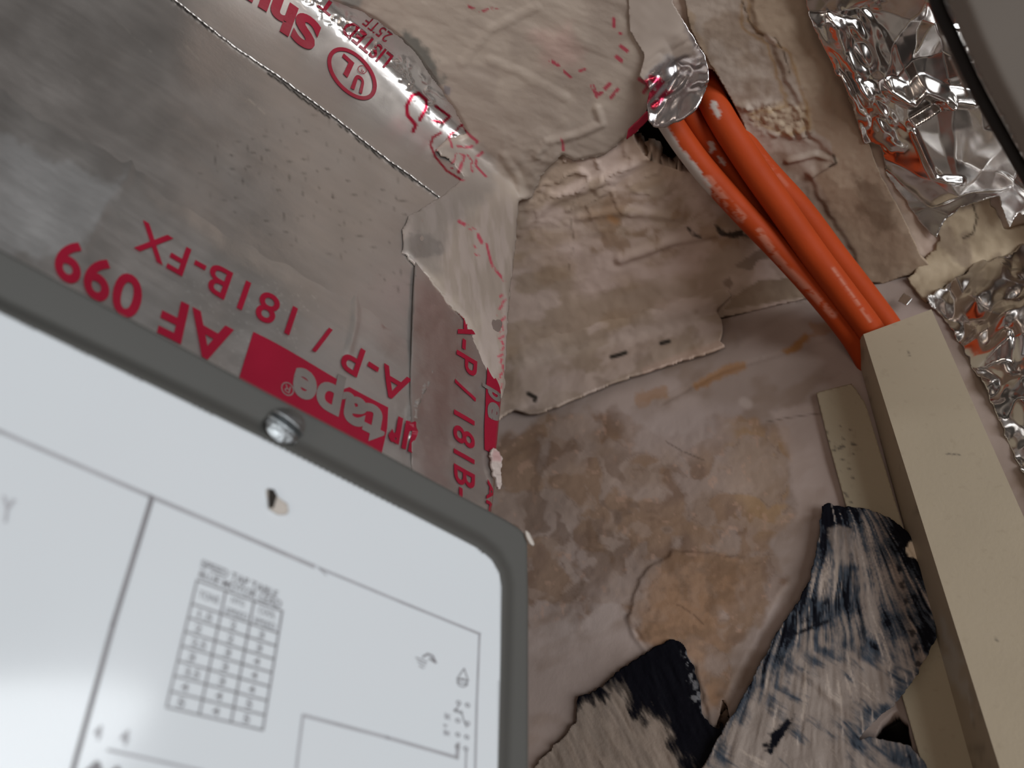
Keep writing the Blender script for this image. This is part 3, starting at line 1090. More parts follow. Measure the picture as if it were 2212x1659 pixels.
def seal_c(x, y):
    c = full(A(122, 111, 102, 2.0), x)
    n = fbm(x, y, 100, 4, 180)
    c = mixc(c, A(132, 121, 111, 2.0), sst(n, .45, .65))
    u2, v2 = rot(x, y, 84)
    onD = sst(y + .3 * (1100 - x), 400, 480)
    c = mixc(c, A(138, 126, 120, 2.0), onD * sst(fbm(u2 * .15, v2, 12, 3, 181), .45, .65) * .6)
    c = c * (1 - .2 * onD)[:, None]  # duct-face side darkened in the colour to offset its stronger lighting
    thin = pmask(x, y, [(860, 480), (900, 450), (985, 380), (935, 330), (1010, 285), (1060, 330), (1060, 410), (960, 500), (940, 590), (880, 600)], 20, 24, 26, 182) * .45
    c = mixc(c, np.array([.34, .31, .29]), thin)
    bare = pmask(x, y, [(880, 60), (905, 75), (935, 118), (958, 170), (945, 182), (905, 150), (870, 120), (820, 80), (850, 70)], 10, 14, 14, 183)
    c = mixc(c, np.array([.20, .20, .18]), bare * .85)
    b2 = pmask(x, y, [(735, -10), (790, -10), (780, 15), (750, 14)], 8, 10) * .8
    c = mixc(c, np.array([.22, .22, .2]), b2)
    c = mixc(c, np.array([.16, .15, .17]), pmask(x, y, [(962, 180), (974, 184), (972, 198), (960, 196)], 3, 3) * .7)
    bl = pmask(x, y, [(865, 530), (896, 505), (950, 530), (945, 560), (905, 560), (880, 575)], 5, 12, 10, 184) * .6
    c = mixc(c, np.array([.30, .27, .25]), bl)
    c = mixc(c, A(128, 96, 92, 3.0), pmask(x, y, [(1150, 60), (1230, 50), (1260, 130), (1180, 140)], 26, 20) * .25)
    for q, w, br in REDS:
        c = mixc(c, np.array([.42, .02, .06]), stroke(x, y, q, w, 1.6, br) * .85)
    met = np.clip(bare * .6 + thin * .8 + bl * .4, 0, .7)
    return c, .42 + .2 * fbm(x, y, 30, 2, 186), met


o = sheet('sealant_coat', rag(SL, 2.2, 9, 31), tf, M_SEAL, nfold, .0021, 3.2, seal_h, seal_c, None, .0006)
tag(o, 'brushed grey sealant coat spread over the duct corner and ceiling, faded red print showing through', 'sealant')

DB = [(1046, 985), (1050, 975), (1062, 982), (1069, 1000), (1067, 1030), (1066, 1060), (1062, 1075), (1058, 1050), (1052, 1030), (1047, 1010)]
o = sheet('sealant_dab', rag(DB, 2, 6, 3), DUCT.t, M_SEAL, ND, .0028, 2.5, lambda x, y: fbm(x, y, 10, 3, 190) * .0012,
          lambda x, y: (mixc(full(A(150, 138, 132, 1.6), x), A(140, 90, 92, 1.6), pmask(x, y, [(1050, 980), (1066, 985), (1066, 1005), (1050, 1002)], 4, 5) * .5), .6, 0.), None, .001)
tag(o, 'small pale dab of sealant on the duct corner just above the grey cabinet edge', 'sealant')

# curled end of a foil tape over the cable hole
CT = [(1448, -160), (1452, 0), (1478, 42), (1500, 74), (1518, 98), (1524, 128), (1521, 155), (1506, 182), (1486, 202), (1462, 222), (1432, 236), (1408, 240), (1398, 226), (1396, 196), (1404, 170), (1380, 150), (1392, 110), (1360, 60), (1350, -160)]


def ct_h(x, y):
    sd = -poly_sd(x, y, CT)[0]
    w = sst((x - 1380) * .6 + (y - 60) * .8, 20, 190)
    curl = w * .010 * sst(80 - sd, 0, 80)
    u, v = rot(x, y, -42)
    return curl + w * (np.abs(fbm(u * .35, v, 20, 2, 200) - .5)) * .012 + (fbm(x, y, 60, 3, 201) - .5) * .0008


def ct_c(x, y):
    c = full((.46, .43, .43), x)
    co = pmask(x, y, [(1300, -200), (1470, -200), (1470, 20), (1500, 90), (1490, 110), (1440, 110), (1400, 150), (1390, 200), (1340, 200)], 8, 12, 20, 203)
    c = mixc(c, A(128, 117, 108, 2.0), co * .92)
    for q, w in (([(1405, 152), (1428, 158), (1392, 194)], 6), ([(1408, 203), (1446, 174)], 6), ([(1378, 165), (1396, 158), (1388, 190)], 4)):
        c = mixc(c, np.array([.42, .01, .05]), stroke(x, y, q, w, 2, .25) * .95)
    return c, .26 + .3 * co, .9 * (1 - co)


o = sheet('foil_tape', rag(CT, .8, 10, 41), CEIL.t, M_CRUMPLE, NC, .0030, 3, ct_h, ct_c, None, .0003)
tag(o, 'curled silver tape end hanging over the hole where the orange cables come out', 'foil tape')
RF_ = [(1356, 268), (1378, 246), (1396, 228), (1408, 236), (1388, 258), (1372, 276), (1352, 290)]
o = sheet('foil_tape', RF_, CEIL.t, M_CRUMPLE, NC, .0042, 2.5, lambda x, y: fbm(x, y, 18, 2, 208) * .001, lambda x, y: (full((.35, .012, .04), x), .35, .2), None, .0003)
tag(o, 'small crimson printed scrap of tape at the left lip of the cable hole', 'foil tape')

# ================================================================== CABLES
def proj(W):
    q = W @ M
    return q[:, 0] / q[:, 2] * FPX + CX, q[:, 1] / q[:, 2] * FPX + CY


def catmull(P, k=10):
    P = [np.asarray(p, float) for p in P]
    P = [2 * P[0] - P[1]] + P + [2 * P[-1] - P[-2]]
    out = []
    for i in range(1, len(P) - 2):
        for j in range(k):
            t = j / k
            out.append(.5 * ((2 * P[i]) + (-P[i - 1] + P[i + 1]) * t + (2 * P[i - 1] - 5 * P[i] + 4 * P[i + 1] - P[i + 2]) * t * t + (-P[i - 1] + 3 * P[i] - 3 * P[i + 1] + P[i + 2]) * t ** 3))
    out.append(P[-2])
    return np.array(out)


def tube(name, path, r, m, parent=None, k=22, colf=None, flat=1.0):
    n = len(path)
    T = np.gradient(path, axis=0)
    T /= np.linalg.norm(T, axis=1)[:, None]
    V = []
    for i in range(n):
        a = nrm(path[i])
        s = nrm(np.cross(T[i], a))
        q = np.cross(s, T[i])
        for j in range(k):
            an = 2 * math.pi * j / k
            V.append(path[i] + (s * math.cos(an) + q * math.sin(an) * flat) * r)
    V = np.array(V)
    F = [(i * k + j, i * k + (j + 1) % k, (i + 1) * k + (j + 1) % k, (i + 1) * k + j) for i in range(n - 1) for j in range(k)]
    F += [tuple(range(k))[::-1], tuple((n - 1) * k + j for j in range(k))]
    at = None
    if colf:
        x, y = proj(V)
        at = colf(x, y)
    return rawmesh(name, V, F, m, parent, True, at)


ORG1 = np.array([.39, .050, .0095])


def cab_c(pale, scuff, base=ORG1):
    def f(x, y):
        c = full(base, x) * (.92 + .16 * fbm(x, y, 60, 3, 210))[:, None]
        for P in pale:
            c = mixc(c, np.array([.50, .44, .40]), pmask(x, y, P, 2.5, 5, 8, 212))
        for q, w, k in scuff:
            c = mixc(c, np.array([.58, .30, .22]), stroke(x, y, q, w, 3, .42) * k)
        return c, .52 + .12 * fbm(x, y, 20, 2, 214), 0.
    return f


def cpath(pts, ts, _):
    return catmull([rays(x, y) * t for (x, y), t in zip(pts, ts)], 34)


CABS = [
    ([(1400, 175), (1440, 252), (1508, 350), (1598, 452), (1690, 548), (1772, 640), (1846, 735), (1900, 830)], (.271, .2650, .2695, .2735, .2780, .2820, .2865, .2890), 0,
     [[(1428, 262), (1448, 278), (1470, 320), (1500, 350), (1535, 400), (1535, 425), (1500, 395), (1470, 350), (1440, 310), (1420, 280)]],
     [([(1640, 500), (1680, 560), (1740, 620), (1800, 680)], 8, .45), ([(1530, 390), (1560, 430), (1600, 470)], 12, .4)],
     'leftmost orange cable of the bundle, with a long smear of white compound near the hole'),
    ([(1450, 150), (1492, 250), (1560, 350), (1638, 450), (1720, 550), (1794, 640), (1868, 735), (1915, 825)], (.276, .2685, .2745, .2805, .2860, .2905, .2940, .2960), 0, [[(1527, 303), (1540, 305), (1546, 322), (1536, 328)], [(1550, 336), (1562, 342), (1564, 356), (1554, 350)]],
     [([(1700, 545), (1760, 610), (1830, 700)], 4, .3)], 'second orange cable from the left, tucked behind its neighbours, two small white flecks'),
    ([(1490, 110), (1547, 235), (1618, 350), (1688, 450), (1760, 552), (1826, 640), (1888, 725), (1940, 820)], (.268, .2610, .2640, .2680, .2720, .2760, .2798, .2820), 0, [[(1535, 218), (1545, 215), (1552, 235), (1558, 252), (1550, 258), (1538, 240)]],
     [([(1800, 580), (1850, 650), (1880, 695)], 3, .5)], 'third orange cable from the left, in front, with one large white paint spot'),
    ([(1500, 120), (1562, 245), (1636, 350), (1726, 450), (1802, 550), (1872, 640), (1930, 720), (1985, 820)], (.276, .2690, .2715, .2785, .2850, .2900, .2935, .2960), 0, [], [([(1650, 340), (1700, 400)], 4, .2)],
     'rightmost orange cable of the bundle, clean jacket, emerging from behind the third'),
]
for (pts, t0, t1, pale, sc, lab), rad in zip(CABS, (.0048, .0045, .0053, .0050)):
    o = tube('orange_cable', cpath(pts, t0, t1), rad, M_CABLE, None, 40, cab_c(pale, sc))
    tag(o, lab, 'cable', 'orange cables running into the raceway')

# ================================================================== RACEWAY
RH = .021
RF = WALL.shifted(RH)
rw = empty('cable_raceway', WALL.at(2000, 1200, .01))
tag(rw, 'beige plastic raceway fixed upright on the wall, orange cables entering its open top', 'raceway')


def beige_c(spots, seed, base=(.43, .362, .265)):
    def f(x, y):
        c = full(base, x) * (.95 + .1 * fbm(x, y, 160, 3, seed))[:, None]
        c = mixc(c, np.array([.30, .24, .17]), sst(fbm(x, y, 14, 4, seed + 1), .72, .80) * .22)
        for q, w, k in spots:
            c = mixc(c, np.array([.10, .09, .075]), stroke(x, y, q, w, 1.4, .3) * k)
        return c, .45 + .1 * fbm(x, y, 50, 2, seed + 2), 0.
    return f


def plate(name, a, b, c, d, th, m, parent, colf=None, nu=40, nv=8, inv=False):
    """flat plate between four 3-D corners, grid with thickness"""
    V, F = [], []
    n = nrm(np.cross(b - a, d - a))
    if inv:
        n = -n
    for s in (0, 1):
        for i in range(nu + 1):
            for j in range(nv + 1):
                u, v = i / nu, j / nv
                p = (a * (1 - u) + b * u) * (1 - v) + (d * (1 - u) + c * u) * v
                V.append(p - n * th * s)
    L = (nu + 1) * (nv + 1)
    for i in range(nu):
        for j in range(nv):
            q = i * (nv + 1) + j
            F += [(q, q + nv + 1, q + nv + 2, q + 1), (L + q, L + q + 1, L + q + nv + 2, L + q + nv + 1)]
    for i in range(nu):
        for e in (0, nv):
            q = i * (nv + 1) + e
            F.append((q, L + q, L + q + nv + 1, q + nv + 1))
    for j in range(nv):
        for e in (0, nu * (nv + 1)):
            q = e + j
            F.append((q, q + 1, L + q + 1, L + q))
    V = np.array(V)
    at = None
    if colf:
        x, y = proj(V)
        at = colf(x, y)
    return rawmesh(name, V, F, m, parent, False, at)


plate('raceway_cover', RF.at(1865, 722), RF.at(2235, 1900), RF.at(2560, 1900), RF.at(2012, 668), .0015, M_BEIGE, rw,
      beige_c([([(2042, 980), (2072, 982)], 1.3, .8), ([(1962, 760), (1964, 768)], 2.5, .6), ([(2150, 1380), (2154, 1384)], 2, .7)], 221), 260, 40)


def side_c(x, y):
    c, r, m = beige_c([], 230)(x, y)
    mk = pmask(x, y, [(2030, 1400), (2060, 1420), (2110, 1520), (2090, 1540), (2110, 1560), (2080, 1500), (2040, 1450), (2020, 1400)], 4, 12, 12, 231)
    mk = np.maximum(mk, pmask(x, y, [(2035, 1330), (2050, 1370), (2080, 1430), (2060, 1430), (2030, 1370)], 4, 9, 10, 232))
    c = mixc(c, np.array([.50, .47, .41]), mk * .8)
    c = mixc(c, np.array([.15, .12, .08]), sst(fbm(x, y, 20, 3, 233), .66, .75) * .4)
    return c, r, m


a, b = RF.at(1865, 722, -.0001), RF.at(2235, 1900, -.0001)
c_, d_ = WALL.at(2160, 1900, .001), WALL.at(1846, 748, .001)
plate('raceway_side', a, b, c_, d_, .0015, M_BEIGE, rw, side_c, 90, 10, True)
a, b = RF.at(2007, 672, -.0004), RF.at(2553, 1900, -.0004)
plate('raceway_side', a, b, b - NW * RH, a - NW * RH, .0015, M_BEIGE, rw, beige_c([], 240), 20, 3)
BS = [(1765, 857), (1800, 848), (1842, 838), (1870, 880), (2180, 1900), (2060, 1900), (1992, 1659), (1958, 1540), (1892, 1320), (1830, 1105), (1790, 960)]
sp = [([(1815 + 28 * math.sin(i * 2.3), 930 + i * 6.5), (1818 + 28 * math.sin(i * 2.3), 931 + i * 6.5)], 1.2 + (i % 3) * .6, .8) for i in range(26)]
sp += [([(1815, 978), (1822, 974)], 4, .8), ([(1842, 968), (1850, 970)], 2.5, .8)]
sheet('backing_strip', BS, WALL.t, M_BEIGE, NW, .0030, 4, None, beige_c(sp, 250, (.41, .35, .25)), rw, .0022)
SC = [(1940, 664), (1952, 648), (1972, 662), (1958, 676)]
o = sheet('foil_scrap', SC, WALL.t, M_CRUMPLE, NW, .004, 2.5, lambda x, y: (x - 1940) * .00004, lambda x, y: (full((.75, .74, .73), x), .25, 1.), None, .0003)
tag(o, 'tiny diamond shaped scrap of silver foil beside the top of the raceway', 'foil')

# ================================================================== BLACK TAPE
T1 = [(1778, 1108), (1790, 1101), (1812, 1108), (1840, 1109), (1872, 1115), (1905, 1126), (1935, 1142), (1962, 1165), (1982, 1190), (1994, 1225), (2004, 1265), (2012, 1310), (2018, 1355), (2024, 1392), (2000, 1435), (1968, 1490), (1932, 1535), (1898, 1562),
      (1870, 1590), (1850, 1612), (1880, 1600), (1930, 1612), (1968, 1622), (2000, 1660), (2040, 1760), (2060, 1850), (1380, 1850), (1530, 1659), (1560, 1600), (1600, 1535), (1640, 1460), (1680, 1385), (1712, 1335), (1735, 1300), (1752, 1268), (1762, 1220), (1772, 1170)]


def bt_h1(x, y):
    th = np.arctan2(x - 1800, y - 940)
    h = (fbm(np.hypot(x - 1800, y - 940) * .12, th * 640, 13, 4, 260) - .5) * .0008 + (fbm(x, y, 70, 3, 261) - .5) * .0014
    h += stroke(x, y, [(1840, 1170), (1855, 1220), (1875, 1330), (1870, 1430)], 10, 10) * .0006
    h += stroke(x, y, [(1700, 1440), (1760, 1480), (1820, 1540), (1880, 1570)], 8, 8) * .0008
    return h


def bt_c1(x, y):
    # brushed sealant fans out from the top of the tape
    th = np.arctan2(x - 1800 + 25 * (fbm(x, y, 120, 2, 268) - .5), y - 940)
    rr_ = np.hypot(x - 1800, y - 940)
    fan = fbm(rr_ * .10, th * 640, 11, 5, 270, .6)
    blackc = np.array([.0045, .005, .009])
    blue = np.array([.055, .068, .088])
    pale = A(120, 110, 103, 1.75)
    n = fan
    n2 = fbm(x + 50 * fbm(x, y, 60, 2, 269), y, 55, 4, 271)
    swirl = pmask(x, y, [(1500, 1700), (1680, 1500), (1760, 1420), (1900, 1420), (1990, 1450), (1900, 1600), (2100, 1900), (1400, 1900)], 50, 20)
    us, vs_ = rot(x + 60 * (fbm(x, y, 120, 2, 266) - .5), y, 38)
    n3 = fbm(us * .16, vs_, 15, 5, 267, .6)
    cov = (n * .62 + n2 * .38) * (1 - swirl) + (n3 * .6 + n2 * .4) * swirl
    sd = -poly_sd(x, y, T1)[0]
    thick = sst(sd, 0, 60) * .05 + pmask(x, y, [(1520, 1690), (1600, 1560), (1690, 1520), (1780, 1480), (1900, 1440), (1930, 1500), (1800, 1600), (2100, 1900), (1400, 1900)], 60, 20) * .14
    thick += pmask(x, y, [(1835, 1120), (1870, 1130), (1900, 1250), (1900, 1400), (1850, 1400), (1850, 1250)], 20, 12) * .10
    left_dark = pmask(x, y, [(1780, 1200), (1840, 1250), (1830, 1330), (1700, 1400), (1600, 1560), (1540, 1659), (1700, 1350), (1760, 1250)], 26, 10) * .06
    right_rim = pmask(x, y, [(1895, 1115), (1970, 1150), (2030, 1400), (1985, 1420), (1975, 1300), (1935, 1200)], 14, 22, 20, 272)
    toe = pmask(x, y, [(1770, 1090), (1860, 1100), (1860, 1140), (1790, 1160), (1775, 1200)], 10, 14, 14, 273)
    q = cov + thick - left_dark - right_rim * .17 - toe * .12
    c = mixc(full(blackc, x), blue, sst(q, .38, .47))
    c = mixc(c, pale, sst(q, .46, .66) * .95)
    c = mixc(c, A(150, 138, 128, 1.8), sst(np.maximum(n, n3 * swirl), .66, .74) * .5)
    c = mixc(c, blackc, pmask(x, y, [(1660, 1620), (1680, 1580), (1720, 1560), (1700, 1600), (1670, 1640)], 5, 14, 12, 274))
    c = mixc(c, blackc, stroke(x, y, [(1700, 1390), (1740, 1375), (1790, 1355)], 4, 3, .3) * .9)
    c = mixc(c, blackc, stroke(x, y, [(1735, 1355), (1770, 1345), (1790, 1310)], 5, 4, .38) * .8)
    c = mixc(c, A(180, 168, 150, 1.8), pmask(x, y, [(1968, 1180), (1978, 1200), (1992, 1215), (1994, 1235), (1980, 1225), (1962, 1218), (1958, 1205)], 2, 5, 8, 275))
    c = mixc(c, pale, pmask(x, y, [(1795, 1160), (1815, 1145), (1840, 1160), (1850, 1195), (1830, 1230), (1805, 1220)], 5, 8, 14, 276) * .6)
    for k in range(9):
        a0 = 1240 + k * 34
        c = mixc(c, blackc, pmask(x, y, [(1935 + k * 7, a0), (1945 + k * 7, a0 - 5), (1952 + k * 7, a0 + 8), (1943 + k * 7, a0 + 12)], 3, 7, 9, 277 + k) * .8)
    return c, .5 + .2 * n, 0.


o = sheet('black_tape', rag(T1, 2.2, 7, 51), WALL.t, M_BTAPE, NW, .0052, 3, bt_h1, bt_c1, None, .0006, [[(1852, 1612), (1884, 1584), (1925, 1545), (1950, 1548), (1966, 1580), (1968, 1618), (1930, 1608), (1880, 1600)]])
tag(o, 'wide black tape streaked with grey sealant, stuck across the wall against the raceway', 'tape')

T2 = [(1250, 1516), (1262, 1506), (1290, 1496), (1318, 1476), (1340, 1456), (1358, 1444), (1385, 1422), (1410, 1404), (1440, 1392), (1458, 1386), (1472, 1392), (1484, 1408), (1496, 1436), (1508, 1470), (1515, 1510), (1520, 1545), (1532, 1562), (1556, 1580), (1560, 1560),
      (1568, 1585), (1545, 1635), (1525, 1670), (1440, 1850), (1180, 1850), (1160, 1659), (1215, 1600), (1250, 1560)]


def bt_c2(x, y):
    u, v = rot(x, y, 62)
    blackc = np.array([.004, .004, .007])
    pale = A(108, 97, 88, 1.9)
    n = fbm(u * .2, v, 15, 4, 290, .6)
    reg = poly_sd(x, y, [(1252, 1535), (1300, 1515), (1350, 1508), (1375, 1545), (1395, 1530), (1405, 1570), (1430, 1560), (1450, 1590), (1430, 1620), (1470, 1640), (1475, 1700), (1440, 1900), (1100, 1900), (1150, 1640)])[0]
    k = sst(-reg + (n - .5) * 80, -6, 8)
    c = mixc(full(blackc, x), pale * .55, sst(-reg + (n - .5) * 120, -22, 0) * .5)
    c = mixc(c, pale, k * (.72 + .28 * sst(n, .4, .6)))
    rim = pmask(x, y, [(1478, 1412), (1492, 1418), (1514, 1500), (1518, 1550), (1500, 1520), (1492, 1460)], 4, 9, 9, 291) * sst(fbm(x, y, 8, 3, 292), .46, .6)
    c = mixc(c, np.array([.16, .16, .17]), rim)
    c = mixc(c, pale, stroke(x, y, [(1300, 1480), (1320, 1500), (1340, 1510)], 3, 3, .4) * .6)
    return c, .55, 0.


o = sheet('black_tape', rag(T2, 3.5, 7, 52), WALL.t, M_BTAPE, NW, .0024, 3, lambda x, y: (fbm(rot(x, y, 62)[0] * .25, rot(x, y, 62)[1], 14, 4, 295) - .5) * .0010, bt_c2, None, .0006)
tag(o, 'torn jet black tape patch, its lower left half smeared with grey sealant', 'tape')

# ================================================================== CRUMPLED FOIL
def foilsheet(name, poly, tfn, nv, off, seed, amps, label, tint=(.62, .595, .575), rot_=.10, extra=None):
    P = np.array(poly)
    x0, y0 = P.min(0)
    x1, y1 = P.max(0)
    fs = [facets(seed + i, x0, y0, x1, y1, n, a) for i, (n, a) in enumerate(amps)]

    def h(x, y):
        wx = x + (fbm(x, y, 70, 2, seed + 7) - .5) * 30
        wy = y + (fbm(x, y, 70, 2, seed + 8) - .5) * 30
        s = sum(f(wx, wy) for f in fs)
        if extra:
            s = s + extra(x, y)
        return s

    def c(x, y):
        return full(tint, x) * (.88 + .2 * fbm(x, y, 50, 3, seed + 9))[:, None], rot_ + .14 * fbm(x, y, 30, 3, seed + 10), 1.
    o = sheet(name, poly, tfn, M_CRUMPLE, nv, off, 3, h, c, None, .0003)
    tag(o, label, 'foil')
    return o


FU = [(1716, -200), (1722, -60), (1736, 0), (1752, 50), (1775, 98), (1792, 132), (1800, 150), (1806, 146), (1822, 196), (1836, 228), (1850, 268), (1862, 299), (1896, 305), (1906, 340), (1914, 375), (1930, 400), (1950, 424), (1978, 468), (2008, 500), (2020, 508), (2030, 485), (2042, 468),
      (2072, 440), (2110, 424), (2146, 408), (2160, 450), (2172, 480), (2190, 440), (2330, 560), (2420, 560), (2420, -200)]


def fu_x(x, y):
    u, v = rot(x, y, 64)
    h = stroke(x, y, [(1905, 160), (1950, 185), (1975, 160), (2030, 190), (2080, 195)], 12, 12) * .006
    h += stroke(x, y, [(1955, 240), (2000, 215), (2035, 190)], 6, 7) * .005
    h += stroke(x, y, [(1960, 262), (1985, 320), (2005, 360), (2060, 365)], 4, 5) * .0025
    rough = pmask(x, y, [(1800, 150), (1900, 170), (1930, 300), (1860, 320)], 20, 10) + pmask(x, y, [(1780, 20), (1880, 0), (1890, 130), (1810, 150)], 20, 10) * .7
    return h + rough * (np.abs(fbm(u * .5, v, 30, 2, 305) - .5)) * .010


foilsheet('foil_sheet', rag(FU, 2, 9, 61), CEIL.t, NC, .0065, 300, [(22, .008), (60, .0036), (150, .0005)], 'wide crumpled silver foil sheet pressed on the ceiling, top right', extra=fu_x)
FLo = [(2000, 655), (2030, 632), (2062, 614), (2092, 597), (2100, 580), (2112, 560), (2135, 575), (2180, 558), (2215, 540), (2420, 480), (2560, 1300), (2620, 1700), (2420, 1480), (2250, 1120), (2130, 850), (2060, 720), (2028, 680)]
foilsheet('foil_sheet', rag(FLo, 3, 9, 62), WALL.t, NW, .0065, 320, [(30, .009), (90, .0045), (220, .0007)], 'crinkled silver foil on the wall to the right of the beige raceway',
          extra=lambda x, y: (np.abs(fbm(x, y, 60, 2, 325) - .5)) * .008)

# ================================================================== BLURRED METAL CHANNEL
MC = CEIL.shifted(.115)
mc = empty('metal_channel', MC.at(2200, 100))
tag(mc, 'smooth grey-brown metal channel close to the lens, cutting off the upper right corner', 'metal channel')
mp = [(2046, -200), (2050, 0), (2088, 95), (2132, 188), (2175, 268), (2212, 340), (2290, 470), (2380, 620), (2750, 620), (2750, -200)]
sheet('channel_web', mp, MC.t, M_GREY, NC, 0, 10, lambda x, y: -sst(poly_sd(x, y, mp)[0], -40, 0) * .002, None, mc, .008)
tube('rubber_seal', catmull([MC.at(x, y, -.004) for x, y in [(2020, -200), (2032, 0), (2072, 98), (2114, 190), (2160, 275), (2206, 356), (2290, 500), (2370, 630)]], 8), .0012, M_RUBBER, mc, 12)
tube('bright_edge', catmull([MC.at(x, y, -.012) for x, y in [(2096, 176), (2110, 205), (2124, 235), (2134, 264)]], 8), .00035, M_SHINY, mc, 8)

# ================================================================== GREY CABINET WITH WIRING LABEL
cab = empty('equipment_cabinet', PANEL.at(500, 1300, -.05))
tag(cab, 'grey enamelled cabinet door with a white wiring-diagram label, out of focus at lower left', 'cabinet')
NP = PANEL.n
OUT = [(-420, 318), (0, 543), (300, 703), (570, 848), (800, 968), (1000, 1078), (1090, 1126), (1120, 1144), (1135, 1160), (1142, 1182), (1144, 1300), (1144, 1900), (-420, 1900)]
OUT = [(x + 4, y - 9) for x, y in OUT]
INN = [(-420, 478), (0, 690), (300, 832), (600, 976), (850, 1102), (980, 1168), (1022, 1190), (1048, 1212), (1064, 1240), (1069, 1270), (1066, 1400), (1058, 1660), (1052, 1900), (-420, 1900)]


def fr_h(x, y):
    di = poly_sd(x, y, INN)[0]
    do = -poly_sd(x, y, OUT)[0]
    h = .0022 * (1 - sst(di, 4, 46))
    h -= .0014 * (1 - sst(do, 0, 9)) ** 2
    return h


sheet('door_frame', OUT, PANEL.t, M_FRAME, NP, 0, 5, fr_h, None, cab, .004, [[(x, y) if 0 else (x + (-9 if x > 0 else 0), y + 12) for x, y in INN[:-2]] + [(1040, 1890), (-400, 1890), (-410, 490)]])
lab = sheet('label_sheet', INN, PANEL.t, M_LABEL, NP, .0024, 6, lambda x, y: (fbm(x, y, 500, 2, 400) - .5) * .0006, None, cab, .0005)
bk = np.array([PANEL.at(-420, 318, -.004), PANEL.at(1090, 1128, -.004), PANEL.at(1138, 1170, -.004), PANEL.at(1138, 1900, -.004), PANEL.at(-420, 1900, -.004)])
bk2 = bk + np.array([0, .30, 0])
nb = len(bk)
rawmesh('cabinet_body', np.concatenate([bk, bk2]), [tuple(range(nb)), tuple(range(2 * nb - 1, nb - 1, -1))] + [(i, nb + i, nb + (i + 1) % nb, (i + 1) % nb) for i in range(nb)], M_FRAME, cab, False)


def pn_s(x, y):
    return rays(x, y) * PANEL.t(x, y)[:, None] + NP * (.0024 + (fbm(x, y, 500, 2, 400) - .5) * .0006)[:, None]


def pr(name, items, m, off=.00015):
    return ink_on(name, items, pn_s, off, NP, m, lab)


pr('printed_line', [line([(-60, 918), (0, 943), (311, 1077), (663, 1227)], 9), line([(677, 1232), (850, 1303), (1020, 1371)], 5.5), line([(672, 1228), (690, 1246)], 3)], M_PRINTL)
pr('printed_line', [line([(319, 1082), (236, 1350), (150, 1659), (100, 1840)], 11)], M_PRINT)
pr('printed_line', [line([(1020, 1371), (1013, 1520), (1008, 1700)], 4)], M_PRINTL)
pr('printed_line', [line([(642, 1545), (820, 1592), (970, 1635), (973, 1606)], 7)], M_PRINTL)
pr('printed_line', [line([(640, 1545), (628, 1640), (618, 1750)], 5)], M_PRINTL)
pr('printed_line', [line([(990, 1622), (987, 1700)], 3)], M_PRINTL)
pr('printed_line', [line([(225, 1618), (430, 1664)], 6)], M_PRINTL)
TLc, TRc, BRc, BLc = (414, 1258), (596, 1323), (554, 1576), (348, 1527)
hm = homog([(0, 0), (1, 0), (1, 1), (0, 1)], [TLc, TRc, BRc, BLc])


def hp(u, v):
    return tuple(hm(np.array([[u, v]]))[0])


rows = [0, .20] + [.20 + .8 * (i + 1) / 7 for i in range(7)]
items = [line([hp(0, r), hp(1, r)], 4.2) for r in rows] + [line([hp(u, 0), hp(u, 1)], 4.2) for u in (0, .32, .65, 1)]
pr('printed_table', items, M_PRINT)
tt = []


def cell(s, u0, v0, u1, v1, b=.01):
    tt.append(txt(s, hp(u0, v1), hp(u1, v1), hp(u1, v0), hp(u0, v0), b))


cell('TONS', .05, .07, .27, .13)
cell('HTG', .40, .03, .55, .08)
cell('SPEED', .36, .13, .62, .18)
cell('COOL', .72, .03, .93, .09)
cell('SPEED', .69, .13, .95, .18)
vals = [['1.5', '2', '3'], ['2', '2', '3'], ['2.5', '3', '4'], ['3', '3', '4'], ['3.5', '3', '4'], ['4', '4', '5'], ['5', '4', '5']]
for i, rw_ in enumerate(vals):
    for j, s in enumerate(rw_):
        u0 = (.09, .44, .77)[j]
        cell(s, u0, rows[i + 1] + .03, u0 + (.15 if len(s) > 1 else .07), rows[i + 2] - .025, .02)
pr('printed_text', tt, M_PRINT)
pr('printed_text', [txt('SPEED TAP TABLE', (421, 1229), (584, 1296), (588, 1281), (425, 1213), .02), txt('BLUE MOTOR LEAD', (417, 1251), (592, 1317), (597, 1302), (421, 1236), .02)], M_PRINT)
sym = [line([(883, 1422), (906, 1431)], 2.5), line([(887, 1430), (903, 1437)], 2.5), line([(890, 1439), (899, 1444)], 2.5), line([(898, 1420), (908, 1414), (918, 1418), (925, 1432), (912, 1424)], 4),
       line([(986, 1445), (971, 1467), (995, 1471)], 2, True), line([(974, 1474), (993, 1479)], 2.5), band(ell((982, 1475), (11, 4), (-3, 9), 24), ell((982, 1475), (9, 3), (-2, 7), 24))]
for cxx, cyy in ((974, 1518), (993, 1523), (972, 1556), (993, 1562), (972, 1586), (991, 1591), (971, 1612), (989, 1616)):
    sym.append(band(ell((cxx, cyy), (5, 1), (0, 5), 16), ell((cxx, cyy), (3, .5), (0, 3), 16)))
sym += [line([(965, 1532), (981, 1537), (981, 1541), (965, 1536)], 2, True), line([(974, 1524), (967, 1534)], 2), line([(981, 1542), (985, 1556), (991, 1570)], 2)]
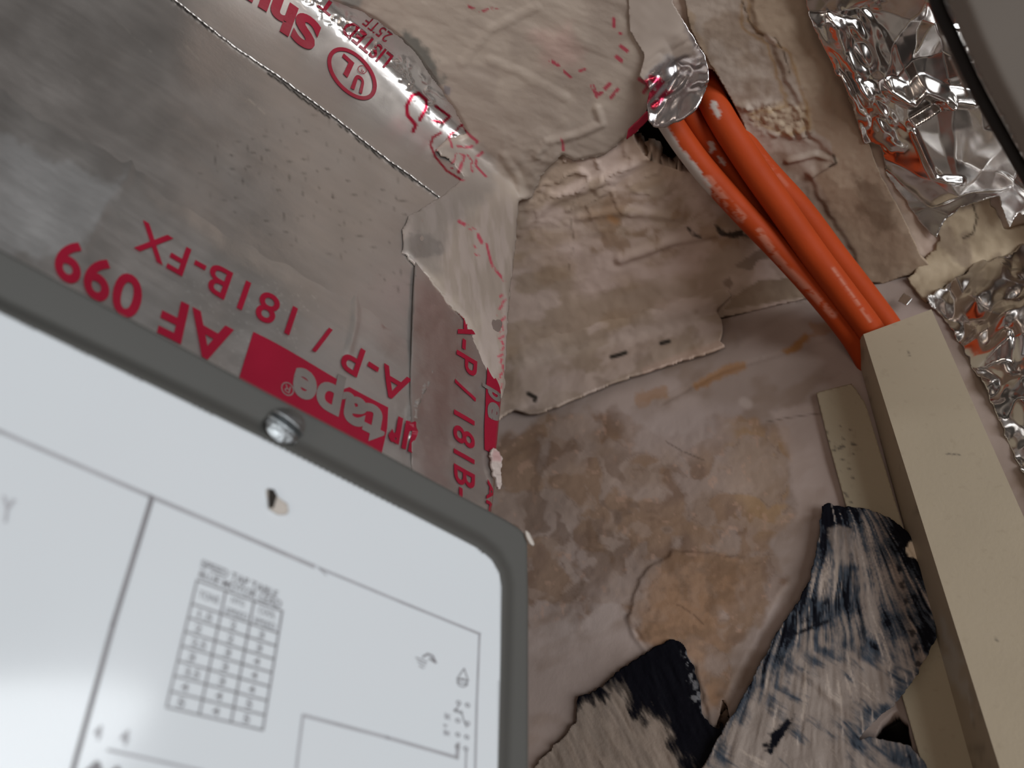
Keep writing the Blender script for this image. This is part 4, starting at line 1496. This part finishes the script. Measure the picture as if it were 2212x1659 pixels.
pr('printed_symbol', sym, M_PRINT)
pr('printed_text', [txt('BK', (944, 1540), (957, 1544), (958, 1556), (944, 1552), .02), txt('R', (942, 1562), (951, 1565), (951, 1572), (942, 1569), .02), txt('BN', (942, 1575), (954, 1579), (954, 1590), (942, 1586), .02)], M_PRINTL)
pr('printed_text', [txt('4', (192, 1592), (208, 1597), (214, 1568), (199, 1562), .04), txt('4', (248, 1602), (266, 1608), (272, 1578), (254, 1572), .04)], M_PRINTL)
pr('printed_text', [txt('AA', (168, 1668), (262, 1690), (270, 1660), (176, 1636), .04)], M_PRINT)
pr('printed_text', [txt('Y', (-8, 1128), (22, 1138), (30, 1088), (0, 1078), .03)], M_PRINTL)
CH = [(562, 1062), (576, 1066), (584, 1078), (606, 1094), (608, 1116), (590, 1118), (566, 1108)]
sheet('paint_chip', rag(CH, 2, 8, 71), PANEL.t, M_CHIP, NP, .0031, 4, None, lambda x, y: (full((.60, .56, .55), x), .6, 0.), cab, .0003).data.materials[0] = M_CHIP
pr('chipped_spot', [(np.array([(563, 1064), (576, 1066), (582, 1080), (574, 1106), (564, 1104)]), [(0, 1, 2, 3, 4)])], M_DARK, .0009)
sc = ell((605, 928), (40, 14), (-14, 36), 40)


def screw_h(x, y):
    r = np.hypot(x - 605, y - 928) / 42
    h = .0016 * np.sqrt(np.clip(1 - (r * .90) ** 2, 0, 1)) + .0008
    s = seg_dist(x, y, 560, 894, 650, 962)[0]
    return h - .0019 * (1 - sst(s, 6, 10)) + (fbm(x, y, 14, 2, 410) - .5) * .0004


scr = sheet('screw', sc, PANEL.t, M_ZINC, NP, .0010, 2.2, screw_h, None, None, .0008)
tag(scr, 'slotted zinc screw head in the grey cabinet rim', 'screw')
CHP = [(1128, 1146), (1136, 1152), (1146, 1172), (1148, 1182), (1140, 1178), (1132, 1164)]
o = sheet('paint_flake', CHP, PANEL.t, M_CHIP, NP, .0012, 2.5, None, None, None, .0004)
tag(o, 'pale flake stuck on the rounded upper right corner of the grey cabinet', 'flake')
